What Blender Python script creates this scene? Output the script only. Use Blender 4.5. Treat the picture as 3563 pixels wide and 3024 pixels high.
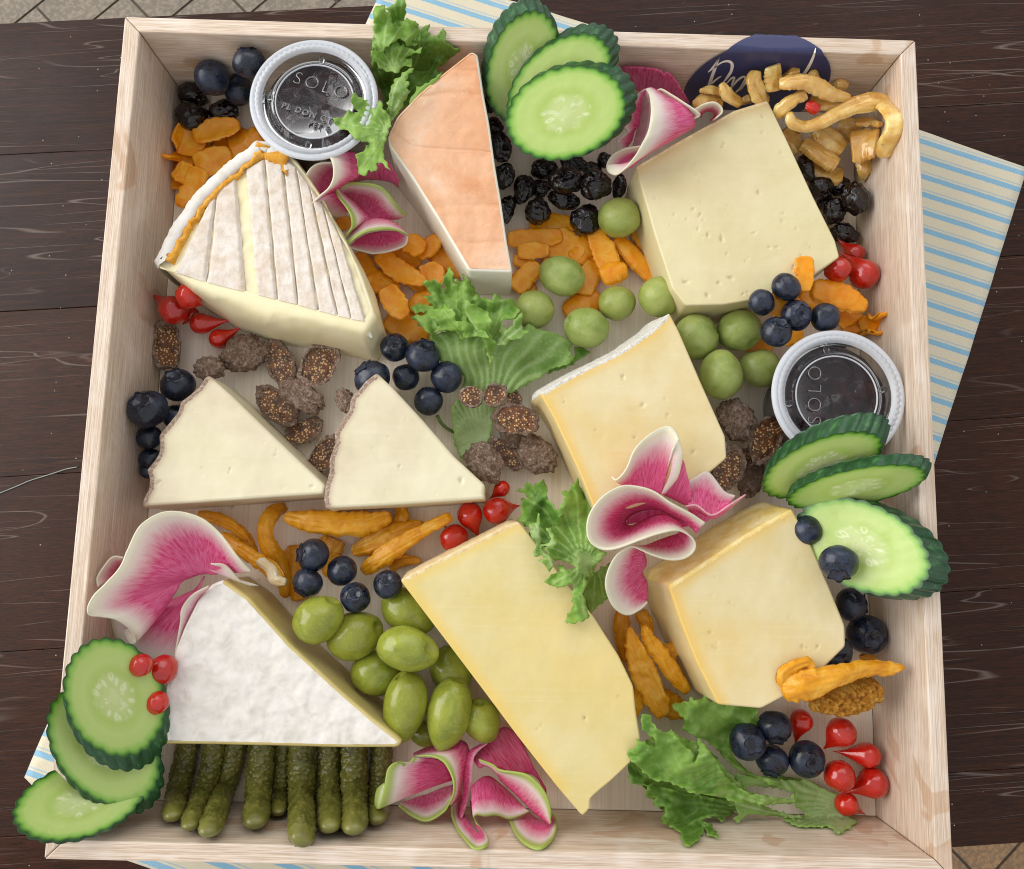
import bpy, math, random
import numpy as np
from mathutils import Vector, Matrix, noise, Quaternion
from mathutils.geometry import delaunay_2d_cdt
random.seed(7); RNG = np.random.default_rng(7)
for o in list(bpy.data.objects): bpy.data.objects.remove(o)
SC = bpy.context.scene; COL = SC.collection
# ------------------------------------------------------------------ camera (lengths in mm, tray floor is z = 0)
CR = np.array([[0.9996328437, -0.0258452889, -0.0081362667], [0.0245396786, 0.9908695526, -0.1325719951], [0.0114883405, 0.1323236591, 0.9911399837]])
CC = np.array([-2.88, -57.46, 431.9]); F = 2800.0; PW, PH = 3563.0, 3024.0
cd = bpy.data.cameras.new('camera'); cam = bpy.data.objects.new('camera', cd); COL.objects.link(cam)
m4 = Matrix.Identity(4)
for i in range(3):
    for j in range(3): m4[i][j] = CR[i, j]
    m4[i][3] = CC[i] * .001
cam.matrix_world = m4
cd.sensor_fit = 'HORIZONTAL'; cd.sensor_width = 36; cd.lens = 36 * F / PW; cd.clip_start = .01; cd.clip_end = 50
SC.camera = cam
# ------------------------------------------------------------------ light: a big window on the left, dim room
W = bpy.data.worlds.new('World'); SC.world = W; W.use_nodes = True
W.node_tree.nodes['Background'].inputs[0].default_value = (.98, .985, 1, 1)
W.node_tree.nodes['Background'].inputs[1].default_value = .88
def area(name, loc, target, sx, sy, power, col):
    l = bpy.data.lights.new(name, 'AREA'); l.shape = 'RECTANGLE'; l.size = sx; l.size_y = sy; l.energy = power; l.color = col
    o = bpy.data.objects.new(name, l); COL.objects.link(o); o.location = loc
    o.rotation_euler = (Vector(target) - Vector(loc)).to_track_quat('-Z', 'Y').to_euler(); return o
area('window_light', (-1.5, .40, .85), (0, 0, 0), 1.7, 1.5, 40, (1, .98, .95))
area('far_fill_light', (.25, 1.9, 1.5), (0, 0, 0), 2.0, 1.4, 15, (1, .99, .98))  # added dim fill lamp, no known window on this side
SC.view_settings.view_transform = 'Standard'; SC.view_settings.look = 'None'; SC.view_settings.exposure = -0.25; SC.view_settings.gamma = 1
SC.render.engine = 'CYCLES'; SC.cycles.use_denoising = True; SC.cycles.filter_width = 1.05; SC.cycles.max_bounces = 8; SC.cycles.transparent_max_bounces = 16
SC.cycles.caustics_reflective = False; SC.cycles.caustics_refractive = False
# ------------------------------------------------------------------ picture frames used while measuring: origin and scale in photo pixels
FR = {'d': (0, 0, 1.71463)}
for i, (ox, oy) in enumerate([(0, 0), (1180, 0), (2363, 0), (0, 1000), (1180, 1000), (2363, 1000), (0, 2014), (1180, 2014), (2363, 2014)]):
    FR['c%d' % (i + 1)] = (ox, oy, .5772)
for i, t in enumerate([(1140, 0, .36276), (1400, 900, .41958), (1760, 1640, .31746), (2140, 2380, .42328), (1000, 480, .2381), (2000, 1440, .4194),
                       (280, 1720, .36556), (1280, 2460, .32708), (2080, 220, .2381), (2360, 120, .3848), (680, 1720, .46176), (840, 100, .28345)]):
    FR['z%d' % (i + 1)] = t
def src(fr, x, y): o = FR[fr]; return o[0] + x * o[2], o[1] + y * o[2]
def rays(u, v):
    u = np.asarray(u, float); v = np.asarray(v, float)
    d = np.stack([(u - PW / 2) / F, -(v - PH / 2) / F, -np.ones_like(u)], -1); return d @ CR.T
def PZ(u, v, z):
    d = rays(u, v); t = (z - CC[2]) / d[..., 2]; return CC + d * np.asarray(t)[..., None]
def P(fr, x, y, z): u, v = src(fr, x, y); return PZ(u, v, z)
def mmpx(fr, x, y, z): u, v = src(fr, x, y); d = rays(u, v); return float((z - CC[2]) / d[2]) / F * FR[fr][2]
def PY(fr, x, y, Y): u, v = src(fr, x, y); d = rays(u, v); return CC + d * ((Y - CC[1]) / d[1])
INB = 192.0
def liftz(fr, x, y, z, r, top=56.):       # things lean on the walls instead of sinking into them
    for _ in range(60):
        p = P(fr, x, y, z)
        if z > top + r or (abs(p[0]) < INB - r and abs(p[1]) < INB - r): break
        z += 1.5
    return z
# ------------------------------------------------------------------ object helpers
def H(h): 
    c = [int(h[i:i + 2], 16) / 255 for i in (0, 2, 4)]; return tuple((x / 12.92 if x <= .04045 else ((x + .055) / 1.055) ** 2.4) for x in c) + (1,)
def mesh(name, V, Fc, mat, smooth=True, attrs=None, loc=(0, 0, 0)):
    me = bpy.data.meshes.new(name); V = (np.asarray(V, float) - np.asarray(loc)) * .001
    me.from_pydata(V.tolist(), [], [list(map(int, f)) for f in Fc]); me.materials.append(mat)
    if smooth: me.polygons.foreach_set('use_smooth', [True] * len(me.polygons))
    for k, a in (attrs or {}).items():
        a = np.asarray(a, float)
        if a.ndim == 1: me.attributes.new(k, 'FLOAT', 'POINT').data.foreach_set('value', a.astype(np.float32))
        else: me.attributes.new(k, 'FLOAT_VECTOR', 'POINT').data.foreach_set('vector', a.astype(np.float32).ravel())
    me.update(); return me
REG = {}
def tag(o, label, cat, group=None, kind=None):
    if label: o['label'] = label
    if cat: o['category'] = cat
    if group: o['group'] = group
    if kind: o['kind'] = kind
def empty(name, loc=(0, 0, 0)):
    o = bpy.data.objects.new(name, None); COL.objects.link(o); o.location = [c * .001 for c in loc]; o.empty_display_size = .005; return o
def link(name, me, parent=None, loc=(0, 0, 0)):
    o = bpy.data.objects.new(name, me); COL.objects.link(o)
    if parent: o.parent = parent
    else: o.location = [c * .001 for c in loc]
    return o
def reg(o, cat, noun, where, u, group=None, look=''):      # label gets its place in its cluster later
    tag(o, None, cat, group); REG.setdefault((noun, where), []).append((u, o, look))
ORD = ['first', 'second', 'third', 'fourth', 'fifth', 'sixth', 'seventh', 'eighth', 'ninth', 'tenth', 'eleventh', 'twelfth', 'thirteenth', 'fourteenth', 'fifteenth', 'sixteenth', 'seventeenth', 'eighteenth', 'nineteenth', 'twentieth']
def finish_labels():
    for (noun, where), L in REG.items():
        L.sort(key=lambda t: t[0]); n = len(L)
        for i, (u, o, look) in enumerate(L):
            nm = (look + ' ' if look else '') + noun
            if n == 1: o['label'] = '%s %s' % (nm, where)
            elif i == 0: o['label'] = 'leftmost %s %s' % (nm, where)
            elif i == n - 1: o['label'] = 'rightmost %s %s' % (nm, where)
            else: o['label'] = '%s %s from the left %s' % (ORD[i], nm, where)
# ------------------------------------------------------------------ geometry helpers
def catmull(pts, n, closed=False):
    p = np.asarray(pts, float); k = len(p)
    if k == 1: return np.repeat(p, n, 0)
    if k == 2 and not closed: t = np.linspace(0, 1, n)[:, None]; return p[0] * (1 - t) + p[1] * t
    if closed: q = np.vstack([p[-1:], p, p[:2]]); s = np.linspace(0, k, n, endpoint=False)
    else: q = np.vstack([2 * p[0] - p[1], p, 2 * p[-1] - p[-2]]); s = np.linspace(0, k - 1, n)
    i = np.minimum(s.astype(int), (k if closed else k - 1) - 1); t = (s - i)[:, None]
    a, b, c, d = q[i], q[i + 1], q[i + 2], q[i + 3]
    return .5 * (2 * b + (c - a) * t + (2 * a - 5 * b + 4 * c - d) * t * t + (3 * b - a - 3 * c + d) * t ** 3)
def densify(pts, step):
    p = np.asarray(pts, float); out = []
    for i in range(len(p)):
        a, b = p[i], p[(i + 1) % len(p)]; n = max(1, int(np.linalg.norm(b[:2] - a[:2]) / step))
        for k in range(n): out.append(a + (b - a) * k / n)
    return np.array(out)
def inside(P_, poly):
    x, y = P_[:, 0], P_[:, 1]; r = np.zeros(len(P_), bool); n = len(poly)
    for i in range(n):
        x1, y1 = poly[i][:2]; x2, y2 = poly[(i + 1) % n][:2]
        c = ((y1 > y) != (y2 > y)); 
        with np.errstate(divide='ignore', invalid='ignore'): r ^= c & (x < (x2 - x1) * (y - y1) / (y2 - y1 + 1e-30) + x1)
    return r
def segdist(P_, A, B):
    best = np.full(len(P_), 1e9)
    for a, b in zip(A, B):
        d = b - a; L = d @ d + 1e-12; t = np.clip(((P_ - a) @ d) / L, 0, 1); best = np.minimum(best, np.hypot(*(P_ - a - t[:, None] * d).T))
    return best
def fill(poly, step, jit=.25):
    poly = np.asarray(poly, float)[:, :2]; mn, mx = poly.min(0), poly.max(0)
    xs = np.arange(mn[0], mx[0], step); ys = np.arange(mn[1], mx[1], step * .87)
    g = np.array([(x + (step / 2 if j % 2 else 0), y) for j, y in enumerate(ys) for x in xs])
    g = g + RNG.uniform(-jit, jit, g.shape) * step; g = g[inside(g, poly)]
    d = segdist(g, poly, np.roll(poly, -1, 0)); g = g[d > step * .55]
    V = [Vector(p) for p in poly] + [Vector(p) for p in g]
    r = delaunay_2d_cdt(V, [], [list(range(len(poly)))], 1, 1e-7)
    return np.array([tuple(v) for v in r[0]]), [tuple(f) for f in r[2]], len(poly)
def nz(p, f, seed=0., d=3): return noise.fractal(Vector((p[0] * f + seed, p[1] * f + seed * .37, p[2] * f - seed)), 1., 2., d)
_ICO = {}
def ico(sub):
    if sub not in _ICO:
        import bmesh
        bm = bmesh.new(); bmesh.ops.create_icosphere(bm, subdivisions=sub, radius=1)
        _ICO[sub] = (np.array([v.co[:] for v in bm.verts]), [[v.index for v in f.verts] for f in bm.faces]); bm.free()
    return _ICO[sub]
def uvs(nu, nv):
    V = [(0, 0, 1)]; Fc = []
    for j in range(1, nv):
        t = math.pi * j / nv
        for i in range(nu): a = 2 * math.pi * i / nu; V.append((math.sin(t) * math.cos(a), math.sin(t) * math.sin(a), math.cos(t)))
    V.append((0, 0, -1))
    for i in range(nu): Fc.append((0, 1 + i, 1 + (i + 1) % nu))
    for j in range(nv - 2):
        for i in range(nu): a = 1 + j * nu; b = a + nu; k = (i + 1) % nu; Fc.append((a + i, b + i, b + k, a + k))
    a = 1 + (nv - 2) * nu; e = len(V) - 1
    for i in range(nu): Fc.append((a + i, e, a + (i + 1) % nu))
    return np.array(V), Fc
def qrot(axis): return np.array(Vector((0, 0, 1)).rotation_difference(Vector(axis).normalized()).to_matrix())
def rz(deg): a = math.radians(deg); return np.array([[math.cos(a), -math.sin(a), 0], [math.sin(a), math.cos(a), 0], [0, 0, 1]])
def solidify(V, Fc, th, attrs=None):          # closed thin sheet
    V = np.asarray(V, float); n = len(V); N = np.zeros_like(V)
    for f in Fc:
        a, b, c = V[f[0]], V[f[1]], V[f[2]]; m = np.cross(b - a, c - a); 
        for i in f: N[i] += m
    N /= np.linalg.norm(N, axis=1, keepdims=True) + 1e-9
    cnt = {}
    for f in Fc:
        for i in range(len(f)): a, b = f[i], f[(i + 1) % len(f)]; cnt[(a, b)] = 1
    F2 = [tuple(f) for f in Fc] + [tuple(n + i for i in reversed(f)) for f in Fc]
    for (a, b) in cnt:
        if (b, a) not in cnt: F2.append((b, a, n + a, n + b))
    return np.vstack([V + N * th / 2, V - N * th / 2]), F2, {k: np.concatenate([v, v]) for k, v in (attrs or {}).items()}
# ------------------------------------------------------------------ materials
class M:
    def __init__(s, name, rough=.5, spec=.5, **kw):
        s.m = bpy.data.materials.new(name); s.m.use_nodes = True; s.nt = s.m.node_tree; s.b = s.nt.nodes['Principled BSDF']
        s.b.inputs['Roughness'].default_value = rough; s.b.inputs['Specular IOR Level'].default_value = spec
        for k, v in kw.items(): s.b.inputs[k.replace('_', ' ')].default_value = v
        tc = s.n('ShaderNodeTexCoord'); oi = s.n('ShaderNodeObjectInfo'); a = s.n('ShaderNodeVectorMath', operation='MULTIPLY_ADD'); s.rand = oi.outputs['Random']
        s.l(tc.outputs['Object'], a.inputs[0]); a.inputs[1].default_value = (1000,) * 3
        mm = s.n('ShaderNodeMath', operation='MULTIPLY'); s.l(oi.outputs['Random'], mm.inputs[0]); mm.inputs[1].default_value = 317.; s.l(mm.outputs[0], a.inputs[2]); s.co = a.outputs[0]
    def n(s, t, **kw):
        x = s.nt.nodes.new(t)
        for k, v in kw.items(): setattr(x, k, v)
        return x
    def l(s, a, b): s.nt.links.new(a, b)
    def put(s, v, inp):
        if hasattr(v, 'is_output'): s.l(v, inp)
        else: inp.default_value = v
    def map(s, scale=(1, 1, 1), rot=(0, 0, 0), vec=None):
        x = s.n('ShaderNodeMapping'); s.l(vec or s.co, x.inputs[0]); x.inputs['Scale'].default_value = scale; x.inputs['Rotation'].default_value = rot; return x.outputs[0]
    def noise(s, scale, detail=3., rough=.55, dist=0., vec=None):
        x = s.n('ShaderNodeTexNoise'); s.l(vec or s.co, x.inputs['Vector']); x.inputs['Scale'].default_value = scale; x.inputs['Detail'].default_value = detail
        x.inputs['Roughness'].default_value = rough; x.inputs['Distortion'].default_value = dist; return x.outputs['Fac']
    def voro(s, scale, feature='F1', vec=None, out='Distance', rnd=1.):
        x = s.n('ShaderNodeTexVoronoi', feature=feature); s.l(vec or s.co, x.inputs['Vector']); x.inputs['Scale'].default_value = scale; x.inputs['Randomness'].default_value = rnd; return x.outputs[out]
    def wave(s, scale, dist=0., detail=2., dscale=1., vec=None, dirn='X'):
        x = s.n('ShaderNodeTexWave', bands_direction=dirn); s.l(vec or s.co, x.inputs['Vector']); x.inputs['Scale'].default_value = scale; x.inputs['Distortion'].default_value = dist
        x.inputs['Detail'].default_value = detail; x.inputs['Detail Scale'].default_value = dscale; return x.outputs['Fac']
    def attr(s, name, out='Fac'): x = s.n('ShaderNodeAttribute'); x.attribute_name = name; return x.outputs[out]
    def ramp(s, fac, st, interp='LINEAR'):
        x = s.n('ShaderNodeValToRGB'); s.l(fac, x.inputs[0]); e = x.color_ramp.elements; x.color_ramp.interpolation = interp
        while len(e) < len(st): e.new(.5)
        for k, (p, c) in enumerate(st): e[k].position = p; e[k].color = (c, c, c, 1) if isinstance(c, (int, float)) else c
        return x.outputs[0]
    def mix(s, fac, a, b, mode='MIX'):
        x = s.n('ShaderNodeMix', data_type='RGBA', blend_type=mode); s.put(fac, x.inputs[0]); s.put(a, x.inputs[6]); s.put(b, x.inputs[7]); return x.outputs[2]
    def math(s, op, a, b=0., c=None):
        x = s.n('ShaderNodeMath', operation=op); s.put(a, x.inputs[0]); s.put(b, x.inputs[1])
        if c is not None: s.put(c, x.inputs[2])
        return x.outputs[0]
    def sstep(s, v, lo, hi):
        x = s.n('ShaderNodeMapRange', interpolation_type='SMOOTHSTEP'); s.put(v, x.inputs[0]); x.inputs[1].default_value = lo; x.inputs[2].default_value = hi; return x.outputs[0]
    def color(s, c): s.put(c, s.b.inputs['Base Color']); return s
    def rough(s, r): s.put(r, s.b.inputs['Roughness']); return s
    def bump(s, h, strength=.5, dist=.5):
        x = s.n('ShaderNodeBump'); s.l(h, x.inputs['Height']); x.inputs['Strength'].default_value = strength; x.inputs['Distance'].default_value = dist * .001; 
        prev = s.b.inputs['Normal']
        if prev.is_linked: s.l(prev.links[0].from_socket, x.inputs['Normal'])
        s.l(x.outputs[0], prev); return s
    def translucent(s, fac, col):
        t = s.n('ShaderNodeBsdfTranslucent'); s.put(col, t.inputs[0]); mx = s.n('ShaderNodeMixShader'); mx.inputs[0].default_value = fac
        out = s.nt.nodes['Material Output']; s.l(s.b.outputs[0], mx.inputs[1]); s.l(t.outputs[0], mx.inputs[2]); s.l(mx.outputs[0], out.inputs[0]); return s
def SSS(m, w, r=(1, .5, .3), sc=.002): m.b.inputs['Subsurface Weight'].default_value = w; m.b.inputs['Subsurface Radius'].default_value = r; m.b.inputs['Subsurface Scale'].default_value = sc; return m
MT = {}
def wood_tray():
    m = M('pale_wood', .62, .35); g = m.noise(1, 4, .6, .4, m.map((.012, .9, .9))); g2 = m.noise(1, 3, .6, 0, m.map((.05, 4.5, 4.5)))
    c = m.ramp(g, [(.25, H('cdb59e')), (.5, H('dfcdba')), (.75, H('ede0d3'))]); c = m.mix(m.ramp(g2, [(.38, .7), (.56, 0.)]), c, H('a98c70'))
    st = m.noise(.018, 3, .5, .6); c = m.mix(m.ramp(st, [(.60, 0.), (.615, .42)]), c, H('b08050')); sp = m.noise(.05, 2, .5); c = m.mix(m.ramp(sp, [(.5, 0.), (.7, .35)]), c, H('f1e6da'))
    m.color(c); m.bump(g2, .35, .25); return m.m
MT['wood'] = wood_tray()
def base_wood():
    m = M('white_board', .6, .3); g = m.noise(1, 4, .6, .4, m.map((.9, .012, .9))); m.color(m.ramp(g, [(.3, H('ead9c2')), (.6, H('f8eddc'))])); m.bump(g, .2, .2); return m.m
MT['board'] = base_wood()
def table_wood():
    m = M('dark_table_wood', .42, .2); g = m.noise(1, 5, .65, .8, m.map((.02, .55, .55))); f = m.noise(1, 3, .7, 0, m.map((.12, 3.2, 3.2)))
    big = m.noise(.006, 3, .5); tint = m.math('ADD', m.math('MULTIPLY', big, .8), m.math('MULTIPLY', m.rand, .35))
    c = m.mix(m.ramp(g, [(.3, 0.), (.7, 1.)]), H('190a05'), H('3f1f0e')); c = m.mix(m.ramp(tint, [(.35, 0.), (.85, .55)]), c, H('4d2a15')); c = m.mix(m.ramp(f, [(.4, .75), (.58, 0.)]), c, H('170b07'))
    for k, (ang, sc, dens) in enumerate([(.5, .02, .004), (1.1, .017, .004), (-.6, .022, .0035), (2.0, .015, .0035), (1.55, .03, .003)]):
        s1 = m.noise(1, 1.5, .4, .2, m.map((sc * .12, sc * 2.5, sc), (0, 0, ang))); line = m.math('ABSOLUTE', m.math('SUBTRACT', s1, .5))
        msk = m.math('MULTIPLY', m.ramp(line, [(dens * .25, .5), (dens * .8, 0.)]), m.ramp(m.noise(.008 + k * .002, 2), [(.48, 0.), (.6, 1.)])); c = m.mix(msk, c, H('8a7c74'))
    dust = m.voro(.12); c = m.mix(m.ramp(dust, [(.028, .8), (.05, 0.)]), c, H('b8aea6'))
    m.color(c).rough(m.ramp(m.noise(.02, 4), [(.35, .26), (.7, .46)])); m.bump(f, .3, .3); return m.m
MT['table'] = table_wood()
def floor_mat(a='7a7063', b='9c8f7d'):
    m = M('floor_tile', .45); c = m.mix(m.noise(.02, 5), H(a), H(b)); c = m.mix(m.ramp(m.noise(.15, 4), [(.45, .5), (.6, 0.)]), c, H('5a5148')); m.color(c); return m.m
MT['floor'] = floor_mat(); MT['floor_warm_lit'] = floor_mat('8f6c48', 'b78f62'); MT['grout'] = M('grout', .9).color(H('665e53')).m
def towel_mat():
    m = M('striped_cloth', .9, .1, Sheen_Weight=.3); sp = m.n('ShaderNodeSeparateXYZ'); tc = m.n('ShaderNodeTexCoord'); vm = m.n('ShaderNodeVectorMath', operation='SCALE'); m.l(tc.outputs['Object'], vm.inputs[0]); vm.inputs['Scale'].default_value = 1000
    m.l(vm.outputs[0], sp.inputs[0]); wob = m.math('MULTIPLY', m.math('SUBTRACT', m.noise(1.2, 3), .5), .9); y = m.math('ADD', sp.outputs[1], wob); t = m.math('FRACT', m.math('DIVIDE', y, 10.4))
    r = m.ramp(t, [(0., 0.), (.10, 0.), (.13, 1.), (.40, 1.), (.43, 0.), (.50, 0.), (.52, .55), (.58, .55), (.60, 0.)]); c = m.mix(r, H('d3cab0'), H('6fabcb'))
    zz = m.math('ABSOLUTE', m.math('SUBTRACT', m.math('FRACT', m.math('DIVIDE', y, 5.2)), .5)); tw = m.math('FRACT', m.math('ADD', m.math('MULTIPLY', sp.outputs[0], .9), m.math('MULTIPLY', zz, 6.)))
    h = m.math('ABSOLUTE', m.math('SUBTRACT', tw, .5)); c = m.mix(m.math('MULTIPLY', h, .5), c, H('f3ead8')); m.color(c); m.bump(h, .6, .35); return m.m
MT['towel'] = towel_mat()
def berry_mat():
    m = M('blueberry_skin', .36, .5); bl = m.noise(.17, 5, .65, .6); c = m.mix(m.ramp(bl, [(.40, 0.), (.72, 1.)]), H('0a0b11'), H('333f5a')); c = m.mix(m.ramp(m.rand, [(0., 0.), (1., .45)]), c, H('0e1018'))
    fine = m.noise(1.6, 4, .7); c = m.mix(m.ramp(fine, [(.45, 0.), (.7, .25)]), c, H('5a6683')); m.color(c).rough(m.ramp(bl, [(.35, .2), (.7, .45)])); m.bump(m.noise(.6, 4), .12, .5); return m.m
MT['berry'] = berry_mat()
MT['calyx'] = M('blueberry_calyx', .7, .2).color(H('232129')).m
def olive_mat(name, a, b, r):
    m = M(name, r, .5); bl = m.noise(.09, 4, .6, .5); c = m.mix(m.ramp(bl, [(.3, 0.), (.7, 1.)]), a, b); c = m.mix(m.ramp(m.rand, [(0., 0.), (1., .35)]), c, H('8a8a2c')); c = m.mix(m.ramp(m.noise(.5, 3, .6), [(.66, 0.), (.72, .45)]), c, H('6b6a24')); c = m.mix(m.ramp(m.noise(.9, 4, .7), [(.55, 0.), (.75, .3)]), c, H('c6cf8a')); m.color(c); m.bump(m.noise(.35, 5), .12, .6); return SSS(m, .12, (.6, .6, .15), .004).m
MT['olive_round'] = olive_mat('round_olive_skin', H('7e9242'), H('a9b568'), .42); MT['olive_oval'] = olive_mat('oval_olive_skin', H('727c22'), H('9ca43f'), .2)
def pepper_mat():
    m = M('pepper_drop_skin', .17, .6, Coat_Weight=.4); c = m.mix(m.noise(.12, 4), H('b0100a'), H('df2c12')); c = m.mix(m.ramp(m.rand, [(0., 0.), (1., .45)]), c, H('8e0a0a')); c = m.mix(m.ramp(m.noise(.35, 4, .6), [(.6, 0.), (.72, .35)]), c, H('e8542a')); m.color(c).rough(m.ramp(m.noise(.3, 3), [(.4, .1), (.7, .3)])); m.bump(m.noise(.22, 4), .3, 1.2); return SSS(m, .15, (1, .25, .1), .003).m
MT['pepper'] = pepper_mat()
def cherry_mat():
    m = M('dried_cherry_skin', .16, .42, Coat_Weight=.35, Coat_Roughness=.05); r = m.noise(.45, 6, .65, 1.2); c = m.mix(m.ramp(r, [(.4, 0.), (.7, 1.)]), H('070405'), H('1c0b0f')); m.color(c); m.bump(m.noise(.3, 3, .5, 1.), .5, 1.6); return m.m
MT['cherry'] = cherry_mat()
def fig_skin():
    m = M('dried_fig_skin', .85, .2); w = m.noise(.5, 6, .7, 1.0); c = m.ramp(w, [(.3, H('4c382e')), (.5, H('907868')), (.68, H('c8b6a8'))]); c = m.mix(m.ramp(m.rand, [(.2, 0.), (1., .55)]), c, H('55402f')); m.color(c); m.bump(w, .9, 1.2); m.bump(m.noise(2.2, 3), .5, .4); return m.m
def fig_flesh():
    m = M('dried_fig_flesh', .5, .5); v = m.voro(.75); c = m.mix(m.ramp(v, [(.28, 1.), (.42, 0.)]), m.mix(m.noise(.3, 3), H('4a2615'), H('85542c')), H('d8b47c')); c = m.mix(m.ramp(m.noise(.25, 2), [(.45, 0.), (.6, .65)]), c, H('2a150d')); m.color(c); m.bump(v, -.8, .9); return m.m
MT['fig_skin'] = fig_skin(); MT['fig_flesh'] = fig_flesh()
def apricot_mat(name, a, b, c3, wr, r):
    m = M(name, r, .5); n = m.noise(.14, 5, .6, .8); c = m.ramp(n, [(.28, a), (.5, b), (.75, c3)]); c = m.mix(m.ramp(m.rand, [(0., 0.), (1., .4)]), c, a); m.color(c); m.bump(m.noise(wr, 6, .65, 1.), .5, .8); return m.translucent(.22, c).m
MT['apricot'] = apricot_mat('dried_apricot', H('f39008'), H('ffb01c'), H('ffce54'), .18, .28); MT['mango'] = apricot_mat('dried_persimmon', H('d98c0c'), H('f5b020'), H('ffd05c'), .22, .26)
MT['fuzzy'] = apricot_mat('fuzzy_dried_fruit', H('8a4a0c'), H('c98a22'), H('e8b850'), 1.1, .6); MT['crumbly'] = apricot_mat('pale_fruit_flesh', H('d9b878'), H('efe0bc'), H('f6ecd4'), .6, .7)
def fennel_mat():
    m = M('pickled_fennel', .14, .6); n = m.noise(.1, 4, .6, .6); c = m.ramp(n, [(.3, H('bd8636')), (.52, H('dfb45f')), (.75, H('f2df98'))]); c = m.mix(m.ramp(m.rand, [(0., 0.), (1., .55)]), c, H('c08a3c')); c = m.mix(m.ramp(m.voro(.18), [(.05, .9), (.075, 0.)]), c, H('6b3a1c')); m.color(c); m.bump(m.noise(.5, 4), .25, .6); m.b.inputs['Coat Weight'].default_value = .5; return SSS(m, .4, (1, .65, .25), .006).m
MT['fennel'] = fennel_mat()
def pickle_mat():
    m = M('cornichon_skin', .28, .5); n = m.noise(.12, 4); e = m.attr('e'); c = m.ramp(n, [(.3, H('4c4f1e')), (.55, H('6d6b30')), (.8, H('8a8444'))]); c = m.mix(m.ramp(e, [(.0, .35), (.08, 0.)]), c, H('86823f')); c = m.mix(m.ramp(m.attr('w'), [(.45, 0.), (.9, .6)]), c, H('9a9656')); m.color(c); m.bump(m.voro(1.1), -.5, .6); return m.m
MT['pickle'] = pickle_mat()
def lettuce_mat(name, a, b, rib):
    m = M(name, .42, .45); n = m.noise(.06, 4); e = m.attr('e'); v = m.attr('v'); c = m.mix(m.ramp(n, [(.3, 0.), (.7, 1.)]), a, b); c = m.mix(m.math('MULTIPLY', m.sstep(v, .3, 1.), .6), c, rib); c = m.mix(m.ramp(e, [(.0, .75), (.06, .35), (.16, 0.)]), c, H('9fc85a'))
    ve = m.noise(.5, 5, .65, .5); c = m.mix(m.ramp(ve, [(.5, 0.), (.7, .3)]), c, rib); m.color(c); m.bump(m.noise(.22, 4), .5, 1.2); m.bump(ve, .25, .4); m.translucent(.42, c); return m.m
MT['leaf_dark'] = lettuce_mat('dark_lettuce', H('568530'), H('82ac46'), H('b0cf74')); MT['leaf'] = lettuce_mat('green_lettuce', H('74a53c'), H('a6cc60'), H('d2e6a0')); MT['leaf_pale'] = lettuce_mat('pale_lettuce', H('7da54a'), H('a0c06a'), H('d7e4b2'))
def radish_mat(name, rim):
    m = M(name, .33, .5); r = m.attr('r'); s = m.attr('s'); cv = m.n('ShaderNodeCombineXYZ'); m.l(m.math('MULTIPLY', s, 60.), cv.inputs[0]); m.l(m.math('MULTIPLY', r, 7.), cv.inputs[1]); m.l(m.rand, cv.inputs[2])
    st = m.noise(1., 3, .6, .3, cv.outputs[0]); st2 = m.noise(.35, 5, .7); rr = m.math('ADD', r, m.math('MULTIPLY', m.math('SUBTRACT', st, .5), .12))
    mag = m.mix(m.ramp(st, [(.35, 0.), (.65, 1.)]), H('de3c7c'), H('f082b0')); mag = m.mix(m.ramp(st2, [(.56, 0.), (.68, .4)]), mag, H('c22a62')); mag = m.mix(m.ramp(r, [(.1, .15), (.5, 0.)]), mag, H('d87aa4'))
    c = m.mix(m.ramp(rr, [(.60, 0.), (.74, .45), (.88, 1.)]), mag, H('f1e4de')); c = m.mix(m.ramp(r, [(.88, 0.), (.98, 1.)]), c, rim); m.color(c); m.bump(st, .15, .4); m.translucent(.30, c); return m.m
MT['radish_white'] = radish_mat('radish_white_rim', H('f0ecd6')); MT['radish_green'] = radish_mat('radish_green_rim', H('b4c566'))
def cuke_flesh():
    m = M('cucumber_flesh', .3, .5); r = m.attr('r'); d = m.attr('dc', 'Vector'); n = m.noise(.12, 4); rr = m.math('ADD', r, m.math('MULTIPLY', m.math('SUBTRACT', n, .5), .10))
    c = m.ramp(rr, [(.0, H('c3d08e')), (.30, H('bacb82')), (.44, H('abc364')), (.62, H('b7cc78')), (.82, H('b0c970')), (.91, H('86b54a')), (.96, H('47801f')), (.99, H('244f18'))])
    sv = m.voro(1., vec=m.attr('pc', 'Vector'), rnd=.7); seed = m.math('MULTIPLY', m.ramp(sv, [(.12, .0), (.25, .55), (.33, .55), (.45, 0.)]), m.ramp(rr, [(.10, .5), (.2, 1.), (.36, 1.), (.46, 0.)])); c = m.mix(seed, c, H('e3e8c0'))
    core = m.math('MULTIPLY', m.ramp(m.noise(4., 3, .6, .6, d), [(.52, 0.), (.66, .4)]), m.ramp(r, [(.28, 1.), (.48, 0.)])); c = m.mix(core, c, H('e4e9c4')); m.color(c); m.bump(m.noise(.5, 4), .2, .5); return SSS(m, .2, (.7, 1, .3), .004).m
def cuke_skin():
    m = M('cucumber_skin', .36, .5); s = m.attr('s'); cv = m.n('ShaderNodeCombineXYZ'); m.l(m.math('MULTIPLY', s, 40.), cv.inputs[0]); m.l(m.math('MULTIPLY', m.attr('t'), 1.2), cv.inputs[1]); n = m.noise(1., 4, .6, .3, cv.outputs[0])
    c = m.ramp(n, [(.3, H('12301a')), (.55, H('23502c')), (.75, H('4f7d4c'))]); m.color(c); m.bump(n, .5, .8); return m.m
MT['cuke_flesh'] = cuke_flesh(); MT['cuke_skin'] = cuke_skin()
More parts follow.
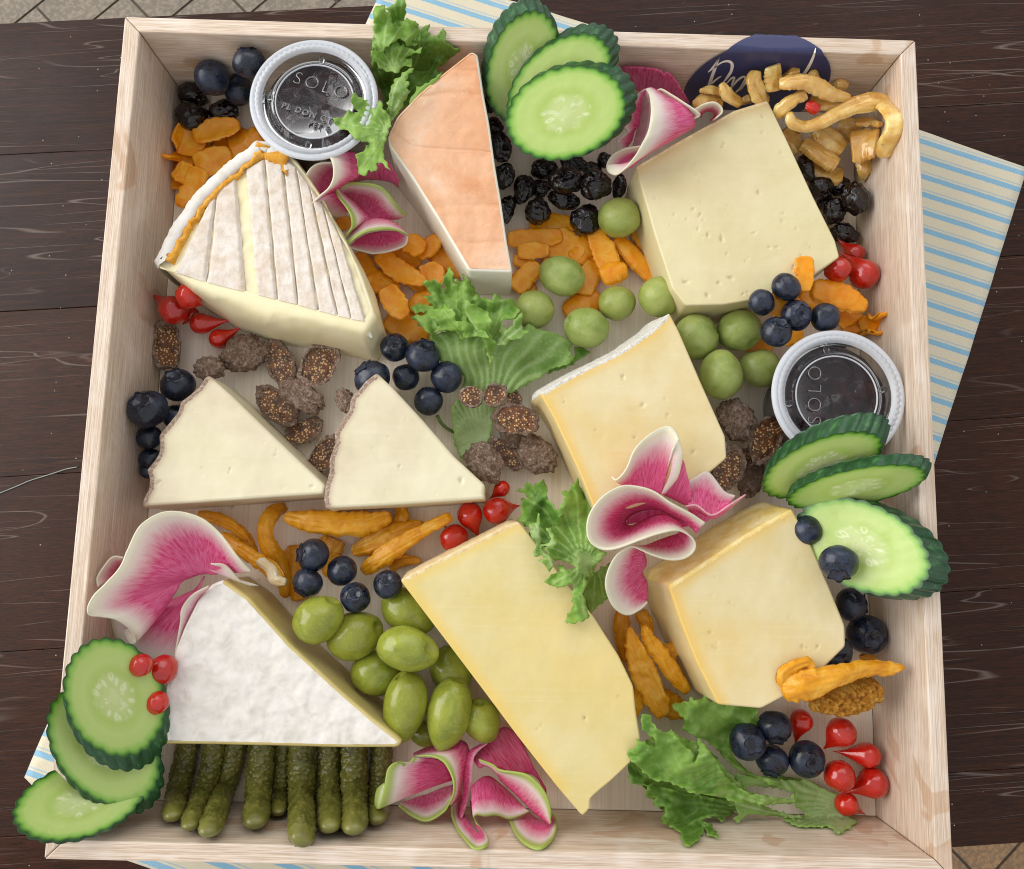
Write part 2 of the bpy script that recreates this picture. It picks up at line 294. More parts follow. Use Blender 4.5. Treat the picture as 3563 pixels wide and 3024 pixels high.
def paste(name, a, b, edge, elo=1.5, ehi=9., rough=.42, pores=0., amount=.9):
    m = M(name, rough, .4); n = m.noise(.045, 4); c = m.mix(m.ramp(n, [(.3, 0.), (.7, 1.)]), a, b); x = m.n('ShaderNodeMapRange', interpolation_type='SMOOTHSTEP'); m.l(m.attr('e'), x.inputs[0]); x.inputs[1].default_value = elo; x.inputs[2].default_value = ehi; x.inputs[3].default_value = amount; x.inputs[4].default_value = 0
    c = m.mix(m.ramp(m.noise(.018, 4, .6), [(.45, 0.), (.7, .35)]), c, edge); c = m.mix(m.ramp(m.noise(1, 3, .6, .2, m.map((.02, .55, .3), (0, 0, .7))), [(.55, 0.), (.75, .1)]), c, H('f7f0d8')); c = m.mix(x.outputs[0], c, edge); c = m.mix(m.ramp(m.noise(.9, 4, .7), [(.6, 0.), (.75, .25)]), c, H('f4eccb')); m.color(c); h = m.noise(.8, 5, .65); m.bump(h, .12, .5); m.bump(m.noise(1, 3, .6, .2, m.map((.02, .55, .3), (0, 0, .7))), .15, .4); m.bump(m.noise(.05, 3, .5), .25, 1.5)
    if pores: m.bump(m.ramp(m.voro(pores), [(.04, 0.), (.10, 1.)]), .5, .5)
    return m.m
MT['paste_ivory'] = paste('ivory_cheese_paste', H('dad1ae'), H('e4dcbe'), H('a98a76'), .6, 5.5, amount=.8); MT['paste_pale'] = paste('pale_cheese_paste', H('d8cc9c'), H('e0d6ab'), H('c9ad7a'), .5, 9)
MT['paste_gold'] = paste('golden_cheese_paste', H('d7c48e'), H('e0d1a6'), H('e2b74e'), .5, 7.5, amount=.65); MT['paste_butter'] = paste('butter_cheese_paste', H('d4c486'), H('dccd98'), H('e2c05c'), .5, 8, amount=.65); MT['paste_white'] = paste('white_cheese_paste', H('e9e2cf'), H('f2eee0'), H('e9dcc0'), 1, 6)
MT['paste_cream'] = paste('creamy_brie_paste', H('eadfb2'), H('f2e9c6'), H('ecdcaa'), 1, 6, .3); MT['paste_brie'] = paste('brie_cut_paste', H('c2ad66'), H('d6c484'), H('c9b26c'), 1, 6, .4)
def rind(name, st, sc, bump, dist, rough=.85):
    m = M(name, rough, .2); n = m.noise(sc, 6, .65, .6); c = m.ramp(n, st); m.color(c); m.bump(n, bump, dist); m.bump(m.noise(sc * 4, 4, .7), bump * .6, dist * .4); return m.m
MT['rind_white'] = rind('white_bloomy_rind', [(.25, H('cfc7bb')), (.5, H('e2ddd5')), (.8, H('ece9e4'))], .12, .16, 1.0); MT['rind_brown'] = rind('mottled_brown_rind', [(.25, H('6f5848')), (.5, H('a08a78')), (.75, H('d6cabb'))], .7, .8, 1.)
MT['rind_grey'] = rind('grey_white_rind', [(.25, H('a9a397')), (.5, H('dcd8cf')), (.75, H('f1efe9'))], .6, .8, 1.); MT['rind_tan'] = rind('pale_tan_rind', [(.25, H('c8a774')), (.5, H('dcc596')), (.75, H('eee2c4'))], .4, .4, .8)
MT['rind_yellow'] = rind('waxy_yellow_rind', [(.25, H('e0b75a')), (.5, H('eed389')), (.75, H('f7ebc0'))], .12, .3, 1., .38)
def rind_orange():
    m = M('washed_orange_rind', .45, .4); n = m.noise(.022, 4, .5, .5); c = m.ramp(n, [(.3, H('dc9a6c')), (.48, H('ecbd98')), (.6, H('f2d4ba')), (.75, H('f8e8d8'))]); cr = m.noise(.022, 1, .3, .6, m.map((.4, 1.5, 1), (0, 0, .5))); crs = m.math('ABSOLUTE', m.math('SUBTRACT', cr, .5))
    msk = m.ramp(m.noise(.05, 2), [(.45, 0.), (.6, 1.)]); c = m.mix(m.math('MULTIPLY', m.ramp(crs, [(.0, .5), (.02, 0.)]), msk), c, H('cf9062')); c = m.mix(m.ramp(m.noise(.3, 4, .6), [(.45, 0.), (.7, .4)]), c, H('e8ab80')); c = m.mix(m.ramp(m.noise(.8, 5, .7), [(.6, 0.), (.74, .55)]), c, H('fbf2e2')); m.color(c); m.bump(m.ramp(crs, [(.0, 0.), (.05, 1.)]), .3, 1.2); m.bump(m.noise(.7, 5, .7), .35, .6); return m.m
MT['rind_orange'] = rind_orange()
def strip_mat():
    m = M('ridged_brie_rind', .75, .25); n = m.noise(.18, 5, .6, .4); c = m.ramp(n, [(.3, H('d2c2b0')), (.5, H('e0d5c8')), (.75, H('ebe4dc'))]); c = m.mix(m.ramp(m.noise(.06, 3), [(.55, 0.), (.72, .4)]), c, H('cda979')); m.color(c); m.bump(m.noise(.6, 5, .65), .5, .9); return m.m
MT['strip'] = strip_mat(); MT['orange_line'] = rind('orange_rind_line', [(.3, H('cc8220')), (.55, H('e2a640')), (.8, H('f2d29a'))], .3, .6, 1.)
def clear_plastic(name, tint, gl):
    m = M(name, .06, .5); nt = m.nt; tr = m.n('ShaderNodeBsdfTransparent'); tr.inputs[0].default_value = tint; g = m.n('ShaderNodeBsdfGlossy'); g.inputs['Roughness'].default_value = .07; fr = m.n('ShaderNodeLayerWeight'); fr.inputs[0].default_value = gl
    mx = m.n('ShaderNodeMixShader'); m.l(fr.outputs['Fresnel'], mx.inputs[0]); m.l(tr.outputs[0], mx.inputs[1]); m.l(g.outputs[0], mx.inputs[2]); m.l(mx.outputs[0], nt.nodes['Material Output'].inputs[0]); return m.m
MT['clear'] = clear_plastic('clear_plastic', (.95, .96, .97, 1), .24)
def frosted():
    m = M('frosted_plastic', .3, .5).color(H('e6eaf0')); tr = m.n('ShaderNodeBsdfTransparent'); mx = m.n('ShaderNodeMixShader'); mx.inputs[0].default_value = .42; m.l(m.b.outputs[0], mx.inputs[1]); m.l(tr.outputs[0], mx.inputs[2]); m.l(mx.outputs[0], m.nt.nodes['Material Output'].inputs[0]); return m.m
MT['frosted'] = frosted(); MT['emboss'] = clear_plastic('embossed_plastic', (.6, .62, .65, 1), .75)
def jam():
    m = M('dark_jam', .12, .5); n = m.noise(.12, 4, .6, .8); c = m.ramp(n, [(.35, H('0d0608')), (.6, H('2a0d12')), (.8, H('4a2015'))]); m.color(c); m.bump(n, .6, 2.); return m.m
MT['jam'] = jam(); MT['navy'] = M('navy_label_paper', .42).color(H('353860')).m; MT['white_ink'] = M('white_lettering', .6).color(H('efe9df')).m; MT['thread'] = M('cotton_thread', .9).color(H('98a09a')).m
MT['twig'] = M('green_stalk', .5).color(H('5c7434')).m; MT['red_bit'] = M('red_pepper_flake', .3).color(H('c02415')).m; MT['seed_bit'] = M('herb_fleck', .5).color(H('5a5a2a')).m
# ================================================================== setting: floor, table, towel, tray
ZT = -9.2; RIM = 56.0; HX = 200.0; TW = 8.0; INN = HX - TW
def boxmesh(name, x0, x1, y0, y1, z0, z1, mat, bev=0.):
    V = [(x, y, z) for z in (z0, z1) for y in (y0, y1) for x in (x0, x1)]; Fc = [(0, 2, 3, 1), (4, 5, 7, 6), (0, 1, 5, 4), (2, 6, 7, 3), (0, 4, 6, 2), (1, 3, 7, 5)]
    return mesh(name, V, Fc, mat, False)
def bevel(o, w, seg=2):
    b = o.modifiers.new('bevel', 'BEVEL'); b.width = w * .001; b.segments = seg; b.limit_method = 'ANGLE'; return o
fl = link('floor', boxmesh('floor', -4000, 4000, -4000, 4000, -770, -738, MT['grout'])); tag(fl, None, None, None, 'structure')
tile_me = boxmesh('floor_block', -114, 114, -37.5, 37.5, -9, 9, MT['floor'])
tile_warm_lit = boxmesh('floor_block', -114, 114, -37.5, 37.5, -9, 9, MT['floor_warm_lit'])  # same tiles with warm light painted into their colour, for the near side
for i in range(-6, 7):
    for j in range(-17, 18):
        x, y = i * 232 + (116 if j % 2 else 0), j * 79; q = rz(45) @ np.array([x, y, 0])
        if abs(q[0]) < 1300 and 300 < abs(q[1]) < 1000:
            o = link('floor_block', tile_me if q[1] > 0 else tile_warm_lit, fl); o.location = (q[0] * .001, q[1] * .001, -.744); o.rotation_euler[2] = math.radians(45)
e0, e1 = PZ(0, 81, ZT), PZ(1200, 23, ZT); ux = (e1 - e0) / np.linalg.norm(e1 - e0); uy = np.array([-ux[1], ux[0], 0]); tang = math.atan2(ux[1], ux[0])
tb = empty('table', (0, 0, ZT - 28)); tb.rotation_euler[2] = tang; tag(tb, 'dark scratched wooden plank table under the tray', 'table')
ytop = e0 @ uy; ybot = PZ(*src('c9', 1655, 1622), ZT) @ uy; yA = PZ(173, 1075, ZT) @ uy; yB = PZ(115, 2262, ZT) @ uy; bw = (yA - yB) / 2
ys = [ybot] + [yB + k * bw for k in range(-6, 9) if ybot + 20 < yB + k * bw < ytop - 20] + [ytop]
for a, b in zip(ys, ys[1:]):
    me = boxmesh('plank', -1500, 1500, -(b - a) / 2 + .1, (b - a) / 2 - .1, 0, 28 + random.uniform(-.25, .05), MT['table']); o = bevel(link('plank', me, tb), .35); o.location = (0, (a + b) / 2 * .001, 0)
# towel: one cloth under the tray, stripes run along its top edge
tq = [(1362, -109), (1800, 10), (2115, 107), (2700, 268), (3194, 452), (3572, 586), (3425, 1060), (3255, 1594), (2950, 2600), (2640, 3641), (1500, 3350), (439, 2992), (230, 2850), (87, 2704), (144, 2568), (700, 1345), (1278, 75)]
TV = np.array([PZ(u, v, ZT + 1.) for u, v in tq]); td = TV[4] - TV[2]; ta = math.atan2(td[1], td[0])
tv, tf, nb = fill(densify(TV[:, :2], 4), 5.)
Z = np.array([ZT + 1.0 + .5 * nz((p[0], p[1], 0), .03, 3) for p in tv]); W3 = np.column_stack([tv, Z]); dd = np.clip(ybot - W3 @ uy, 0, None); W3 = W3 + np.outer(dd * .97, uy); W3[:, 2] -= dd * .97; V, Fc, _ = solidify(W3, tf, 1.1)
me = mesh('towel', V @ rz(math.degrees(ta)), Fc, MT['towel']); tw = link('towel', me); tw.rotation_euler[2] = ta; tag(tw, 'cream cotton towel with light blue stripes lying under the tray', 'towel')
# loose thread
pts = np.array([P('c4', x, y, ZT + .5) for x, y in [(-40, 1255), (0, 1240), (110, 1195), (180, 1165), (260, 1140), (330, 1118), (400, 1095), (465, 1083)]])
def tube(path, rad, seg=8, flat=1., cap=True):
    p = np.asarray(path, float); n = len(p); T = np.gradient(p, axis=0); T /= np.linalg.norm(T, axis=1, keepdims=True) + 1e-9; V = []; rad = np.broadcast_to(rad, (n,))
    for i in range(n):
        s = np.cross(T[i], (0, 0, 1.)); s /= np.linalg.norm(s) + 1e-9; u = np.cross(s, T[i])
        for k in range(seg): a = 2 * math.pi * k / seg; V.append(p[i] + rad[i] * (math.cos(a) * s + flat * math.sin(a) * u))
    Fc = [(i * seg + k, i * seg + (k + 1) % seg, (i + 1) * seg + (k + 1) % seg, (i + 1) * seg + k) for i in range(n - 1) for k in range(seg)]
    if cap: Fc += [tuple(range(seg))[::-1], tuple((n - 1) * seg + k for k in range(seg))]
    return np.array(V), Fc
V, Fc = tube(catmull(pts, 40), .26, 6); o = link('loose_thread', mesh('thread', V, Fc, MT['thread'])); tag(o, 'thin pale thread lying on the dark table left of the tray', 'thread')
# tray
tray = empty('wooden_tray', (0, 0, -8)); tag(tray, 'square pale wooden tray with mitred sides holding all the food', 'tray')
for k in range(4):
    h, i_ = HX - .12, INN - .12
    V = [(-h, -HX, 1), (h, -HX, 1), (i_, -INN, 1), (-i_, -INN, 1), (-h, -HX, RIM + 8), (h, -HX, RIM + 8), (i_, -INN, RIM + 8), (-i_, -INN, RIM + 8)]
    Fc = [(3, 2, 1, 0), (4, 5, 6, 7), (0, 1, 5, 4), (2, 3, 7, 6), (1, 2, 6, 5), (3, 0, 4, 7)]
    o = bevel(link('side_wall', mesh('side_wall', V, Fc, MT['wood'], False), tray), .7); o.rotation_euler[2] = k * math.pi / 2
o = link('base_panel', boxmesh('base_panel', -INN + .4, INN - .4, -INN + .4, INN - .4, 2, 8, MT['board']), tray)
# label sticker over the top wall
xl, xr = PY('c3', 22, 560, INN), PY('c3', 902, 500, INN); cx = (xl[0] + xr[0]) / 2; Rl = (xr[0] - xl[0]) / 2; zc = (xl[2] + xr[2]) / 2; Rz = RIM + TW + 1.5 - zc
def wallmap(x, s, off=.8):
    if s <= RIM: return (x, INN - off, s)
    if s <= RIM + TW: return (x, INN + (s - RIM), RIM + off)
    return (x, HX + off, RIM - (s - RIM - TW))
V = [wallmap(cx, zc)]; Fc = []; NR, NA = 64, 96
for r in range(1, NR + 1):
    for a in range(NA): t = 2 * math.pi * a / NA; V.append(wallmap(cx + Rl * r / NR * math.cos(t), max(.6, zc + Rz * r / NR * math.sin(t))))
for a in range(NA): Fc.append((0, 1 + a, 1 + (a + 1) % NA))
for r in range(NR - 1):
    for a in range(NA): p0 = 1 + r * NA; p1 = p0 + NA; Fc.append((p0 + a, p1 + a, p1 + (a + 1) % NA, p0 + (a + 1) % NA))
st = empty('label_sticker', (cx, INN - .3, 10)); tag(st, 'round navy label with white script lettering stuck over the top tray wall', 'label')
link('paper_disc', mesh('paper_disc', V, Fc, MT['navy'], True, None, (cx, INN - .3, 10)), st)
def stroke(pts):
    q = catmull([p for p in pts], 8 * len(pts)); d = np.gradient(q[:, :2], axis=0); d /= np.linalg.norm(d, axis=1, keepdims=True) + 1e-9; n = np.column_stack([-d[:, 1], d[:, 0]]); V = []
    for p, nn in zip(q, n):
        for s in (-.5, .5): qx, qy = p[0] + nn[0] * p[2] * s, p[1] + nn[1] * p[2] * s; w = PY('z10', qx, qy, INN - 1.); V.append(w if w[2] < RIM else P('z10', qx, qy, RIM + 1.))
    return V, [(2 * i, 2 * i + 1, 2 * i + 3, 2 * i + 2) for i in range(len(q) - 1)]
LV, LF = [], []
for s in [[(372, 210, 8), (335, 300, 26), (300, 395, 30), (268, 500, 34), (258, 525, 30)], [(372, 212, 8), (305, 308, 18), (268, 342, 8)], [(325, 305, 10), (390, 255, 14), (450, 242, 22), (486, 268, 28), (478, 332, 26), (440, 392, 22), (405, 435, 12)], [(300, 445, 16), (350, 402, 16), (390, 376, 6)],
          [(440, 440, 10), (480, 398, 16), (508, 392, 18), (490, 440, 18), (478, 490, 14)], [(478, 490, 10), (530, 420, 20), (588, 382, 18), (604, 402, 16), (565, 480, 20), (520, 522, 14)], [(560, 505, 12), (600, 450, 18), (636, 405, 14), (628, 470, 16)], [(1243, 122, 8), (1222, 200, 22), (1180, 290, 28), (1128, 372, 28)], [(700, 480, 18), (760, 430, 20), (830, 400, 16)], [(900, 470, 16), (960, 410, 20), (1010, 380, 14)]]:
    v, f = stroke(s); b = len(LV); LV += v; LF += [tuple(i + b for i in q) for q in f]
link('lettering', mesh('lettering', LV, LF, MT['white_ink'], False, None, (cx, INN - .3, 10)), st)['label'] = 'white handwritten script on the navy label'
# ================================================================== cheeses
def cheese(name, label, fr, outline, zt, rinds, mp, mr, bulge=0., slope=None, rtop=None, step=1.1, pits=0, ztilt=None, rnd=.8, pitr=(.3, .95), esegs=(), lip=.9, rough=.12, seed=1., topmat=None, toppart='top_rind', crumb=0.):
    """outline traced along the top edge; rinds = indices of outline segments that carry rind"""
    n0 = len(outline); T0 = np.array([P(fr, q[0], q[1], q[2] if len(q) > 2 else zt) for q in outline]); out = []; flag = []; sl = []
    area2 = sum(T0[i][0] * T0[(i + 1) % n0][1] - T0[(i + 1) % n0][0] * T0[i][1] for i in range(n0)); sgn = 1 if area2 > 0 else -1
    slope = slope or {}
    for i in range(n0):
        a, b = T0[i], T0[(i + 1) % n0]; k = max(1, int(np.linalg.norm(b - a) / step))
        for j in range(k): out.append(a + (b - a) * j / k); flag.append(i in rinds); sl.append(slope.get(i, 0.))
    O = np.array(out)[:, :2]; flag = np.array(flag); sl = np.array(sl, float); n = len(O)
    for _ in range(2): O = .25 * np.roll(O, 1, 0) + .5 * O + .25 * np.roll(O, -1, 0)
    for _ in range(6): sl = .25 * np.roll(sl, 1) + .5 * sl + .25 * np.roll(sl, -1)
    D = np.roll(O, -1, 0) - np.roll(O, 1, 0)
    for _ in range(2): D = .25 * np.roll(D, 1, 0) + .5 * D + .25 * np.roll(D, -1, 0)
    D /= np.linalg.norm(D, axis=1, keepdims=True) + 1e-9; N = np.column_stack([D[:, 1], -D[:, 0]]) * sgn
    bl = flag.astype(float) * bulge
    for _ in range(5): bl = .25 * np.roll(bl, 1) + .5 * bl + .25 * np.roll(bl, -1)
    eflag = np.array(sum([[i in esegs or i in rinds] * max(1, int(np.linalg.norm(T0[(i + 1) % n0] - T0[i]) / step)) for i in range(n0)], [])); ra = O[eflag]; rb = np.roll(O, -1, 0)[eflag]
    pl = np.linalg.lstsq(np.column_stack([T0[:, :2], np.ones(n0)]), T0[:, 2], rcond=None)[0]; zf = lambda p: p[..., 0] * pl[0] + p[..., 1] * pl[1] + pl[2]
    tv, tf, nb = fill(O - N * rnd, step); tz = zf(tv); PI_ = []
    cen = O.mean(0)
    for _ in range(pits):
        for _t in range(20):
            c = tv[RNG.integers(nb, len(tv))]
            if segdist(c[None], O, np.roll(O, -1, 0))[0] > 3: break
        PI_.append((c, pitr[0] + (pitr[1] - pitr[0]) * RNG.random() ** 2.2, RNG.uniform(0, 3.14), RNG.uniform(1, 2.6)))
        if RNG.random() < .45: PI_.append((c + RNG.uniform(-2.2, 2.2, 2), RNG.uniform(pitr[0], pitr[0] * 1.8), RNG.uniform(0, 3.14), RNG.uniform(1, 2.6)))
    for c, r, an, el in PI_:
        d = tv - c; ca, sa = math.cos(an), math.sin(an); q = np.hypot((d[:, 0] * ca + d[:, 1] * sa) / el, -d[:, 0] * sa + d[:, 1] * ca) / r; tz = tz - np.clip(1.4 - 1.4 * q ** 2, 0, 1) * r * 1.1
    tz = tz + np.array([rough * nz((p[0], p[1], 0), .12, seed) for p in tv]) * np.clip(segdist(tv, O, np.roll(O, -1, 0)) / 3, 0, 1)
    rings = []; prof = [(rnd * (1 - math.sin(a)), rnd * (1 - math.cos(a))) for a in np.linspace(0, math.pi / 2, 4)]
    ztop = zf(O)
    for ins, dz in prof: rings.append(np.column_stack([O - N * ins, ztop - dz]))
    for s in np.linspace(0, 1, 13)[1:]:
        z = (ztop - rnd) * (1 - s) + .3 * s; off = bl * math.sin(math.pi * min(1, s * 1.0) * .5) * (1.0 if s < .6 else 1 - (s - .6) * .8) + sl * s
        off = off + np.array([(.35 if f else .18) * nz((p[0], p[1], z_), .25, seed + 4) for p, z_, f in zip(O, z, flag)]) * (1 if s < 1 else 0)
        if crumb: off = off + np.array([crumb * max(0, nz((p[0], p[1], z_), .5, seed + 9)) if f else 0 for p, z_, f in zip(O, z, flag)])
        rings.append(np.column_stack([O + N * off[:, None], z]))
    R = np.vstack(rings); K = len(rings)
    th = empty(name, (cen[0], cen[1], 0)); tag(th, label, 'cheese', 'cheese wedges on the tray'); loc = (cen[0], cen[1], 0)
    E1 = segdist(tv, ra, rb) if len(ra) else np.full(len(tv), 50.); ER = segdist(R[:, :2], ra, rb) if len(ra) else np.full(len(R), 50.); ER = ER + np.repeat(np.clip(np.arange(K) - 2, 0, 9), n) * 4.
    side = [[], []]
    for k in range(K - 1):
        for i in range(n):
            j = (i + 1) % n; f = (k * n + i, (k + 1) * n + i, (k + 1) * n + j, k * n + j); f = f if sgn > 0 else f[::-1]; side[1 if flag[i] else 0].append(f)
    tf2 = list(tf); dl = segdist(tv, O[flag], np.roll(O, -1, 0)[flag]) if flag.any() else np.full(len(tv), 99.); lipf = [f for f in tf2 if topmat is None and dl[list(f)].mean() < rnd + lip]; tf2 = [f for f in tf2 if not (topmat is None and dl[list(f)].mean() < rnd + lip)]
    if topmat:
        link(toppart, mesh(toppart, np.column_stack([tv, tz]), tf2, topmat, True, {'e': E1}, loc), th); link('paste', mesh('paste', R, side[0], mp, True, {'e': ER}, loc), th)
    else:
        V = np.vstack([R, np.column_stack([tv, tz])]); F2 = side[0] + [tuple(i + len(R) for i in f) for f in tf2]; me = mesh('paste', V, F2, mp, True, {'e': np.concatenate([ER, E1])}, loc)
        link('paste', me, th)
    if side[1]: link('rind', mesh('rind', np.vstack([R, np.column_stack([tv, tz])]), side[1] + [tuple(i + len(R) for i in f) for f in lipf], mr, True, {'e': np.concatenate([ER, E1])}, loc), th)
    return th, loc
# top right pale slab
cheese('cheese_slab', 'large pale yellow cheese slab with tiny holes at the top right', 'd', [(1290, 338), (1350, 302), (1410, 268), (1490, 224), (1558, 203), (1600, 290), (1650, 398), (1695, 488), (1704, 522), (1630, 572), (1545, 606), (1470, 618), (1392, 620), (1365, 585), (1330, 478)], 38, {0, 1, 2, 3}, MT['paste_pale'], MT['rind_tan'], 1.2, None, None, .8, 46, seed=2., pitr=(.3, 1.0))
# centre right, white rind
cheese('cheese_wedge', 'golden cheese wedge with grey white rind in the middle right', 'd', [(1095, 798), (1140, 772), (1186, 748), (1260, 712), (1324, 668), (1358, 634), (1378, 672), (1420, 770), (1472, 886), (1475, 930), (1400, 992), (1280, 1032), (1208, 1038), (1173, 953), (1126, 852)], 44, {0, 1, 2, 3, 4}, MT['paste_gold'], MT['rind_grey'], 7., None, None, .9, 9, seed=3., rnd=.9, esegs={12, 13, 14})
# two ivory triangles
cheese('cheese_triangle', 'ivory cheese triangle with wavy brown rind beside the left tray wall', 'c4', [(1255, 528), (1400, 655), (1600, 850), (1800, 1042), (1962, 1195), (1950, 1245), (1600, 1268), (1200, 1298), (895, 1318), (850, 1328), (862, 1270), (895, 1215), (898, 1150), (880, 1100), (930, 1042), (962, 985), (955, 890), (1018, 815), (1070, 750), (1085, 690), (1150, 640), (1205, 590), (1230, 545)], 40, set(range(9, 23)), MT['paste_ivory'], MT['rind_brown'], 1.5, None, None, .8, 9, seed=5., rnd=1.4, crumb=1.2, lip=1.2)
cheese('cheese_triangle', 'ivory cheese triangle with wavy brown rind right of its twin', 'd', [(764, 756), (800, 790), (860, 855), (920, 925), (984, 984), (982, 1004), (985, 1012), (900, 1018), (780, 1026), (660, 1032), (656, 1010), (660, 985), (668, 960), (668, 930), (680, 900), (678, 878), (694, 852), (708, 832), (712, 806), (728, 790), (742, 772)], 42, set(range(9, 21)), MT['paste_ivory'], MT['rind_brown'], 1.5, None, None, .8, 8, seed=6., rnd=1.4, crumb=1.2, lip=1.2)
# bottom centre
cheese('cheese_wedge', 'long yellow cheese wedge with thin pale rind at the bottom centre', 'd', [(812, 1178), (870, 1146), (950, 1106), (1028, 1066), (1052, 1058), (1078, 1090), (1150, 1182), (1205, 1252), (1255, 1330), (1285, 1392), (1290, 1440), (1300, 1500), (1282, 1545), (1240, 1585), (1212, 1608), (1197, 1622), (1198, 1640), (1182, 1657), (1130, 1596), (1050, 1494), (980, 1400), (900, 1294)], 43, {0, 1, 2, 3}, MT['paste_butter'], MT['rind_tan'], 3.2, None, None, .9, 3, seed=8., rnd=.8, esegs={18, 19, 20, 21})
# bottom right
cheese('cheese_wedge', 'golden cheese wedge with waxy yellow rind at the bottom right', 'd', [(1356, 1188), (1420, 1146), (1500, 1092), (1560, 1056), (1607, 1032), (1640, 1092), (1681, 1185), (1715, 1270), (1716, 1312), (1640, 1388), (1545, 1438), (1457, 1430), (1413, 1343), (1380, 1260)], 46, {0, 1, 2, 3}, MT['paste_gold'], MT['rind_yellow'], 8., {11: 3., 12: 4., 13: 5.}, None, .9, 13, seed=9., rnd=1.0, esegs={11, 12, 13})
# orange washed rind wedge
cheese('cheese_wedge', 'tapered wedge with wrinkled orange washed rind beside the cucumbers', 'c2', [(797, 307, 56.0), (836, 326, 55.8), (870, 560, 52.8), (905, 742, 50.4), (940, 1000, 47.1), (975, 1205, 44.5), (1010, 1450, 41.4), (1044, 1640, 39.0), (780, 1632, 39.1), (600, 1330, 42.9), (450, 1090, 46.0), (300, 880, 48.7), (292, 820, 49.4), (350, 700, 51.0), (480, 565, 52.7), (620, 445, 54.2)], 37, {12, 13, 14, 15}, MT['paste_white'], MT['rind_orange'], 2.5, {8: 1., 9: 1., 10: 1., 11: 1.}, None, .9, 0, seed=11., rnd=1.2, rough=.5, topmat=MT['rind_orange'])
# bloomy white wedge
cheese('cheese_wedge', 'white bloomy rind wedge standing behind the row of cornichons', 'c7', [(1345, 5), (1500, 112), (1750, 392), (2079, 695), (2245, 838), (2395, 955), (2425, 985), (2395, 1018), (2079, 1020), (1600, 1008), (1200, 1000), (964, 998), (958, 920), (980, 760), (1012, 600), (1055, 430), (1110, 290), (1190, 130), (1270, 35)], 38, {11, 12, 13, 14, 15, 16, 17, 18}, MT['paste_brie'], MT['rind_white'], 1., None, None, .9, 0, seed=13., rnd=1.6, rough=1.0, topmat=MT['rind_white'])
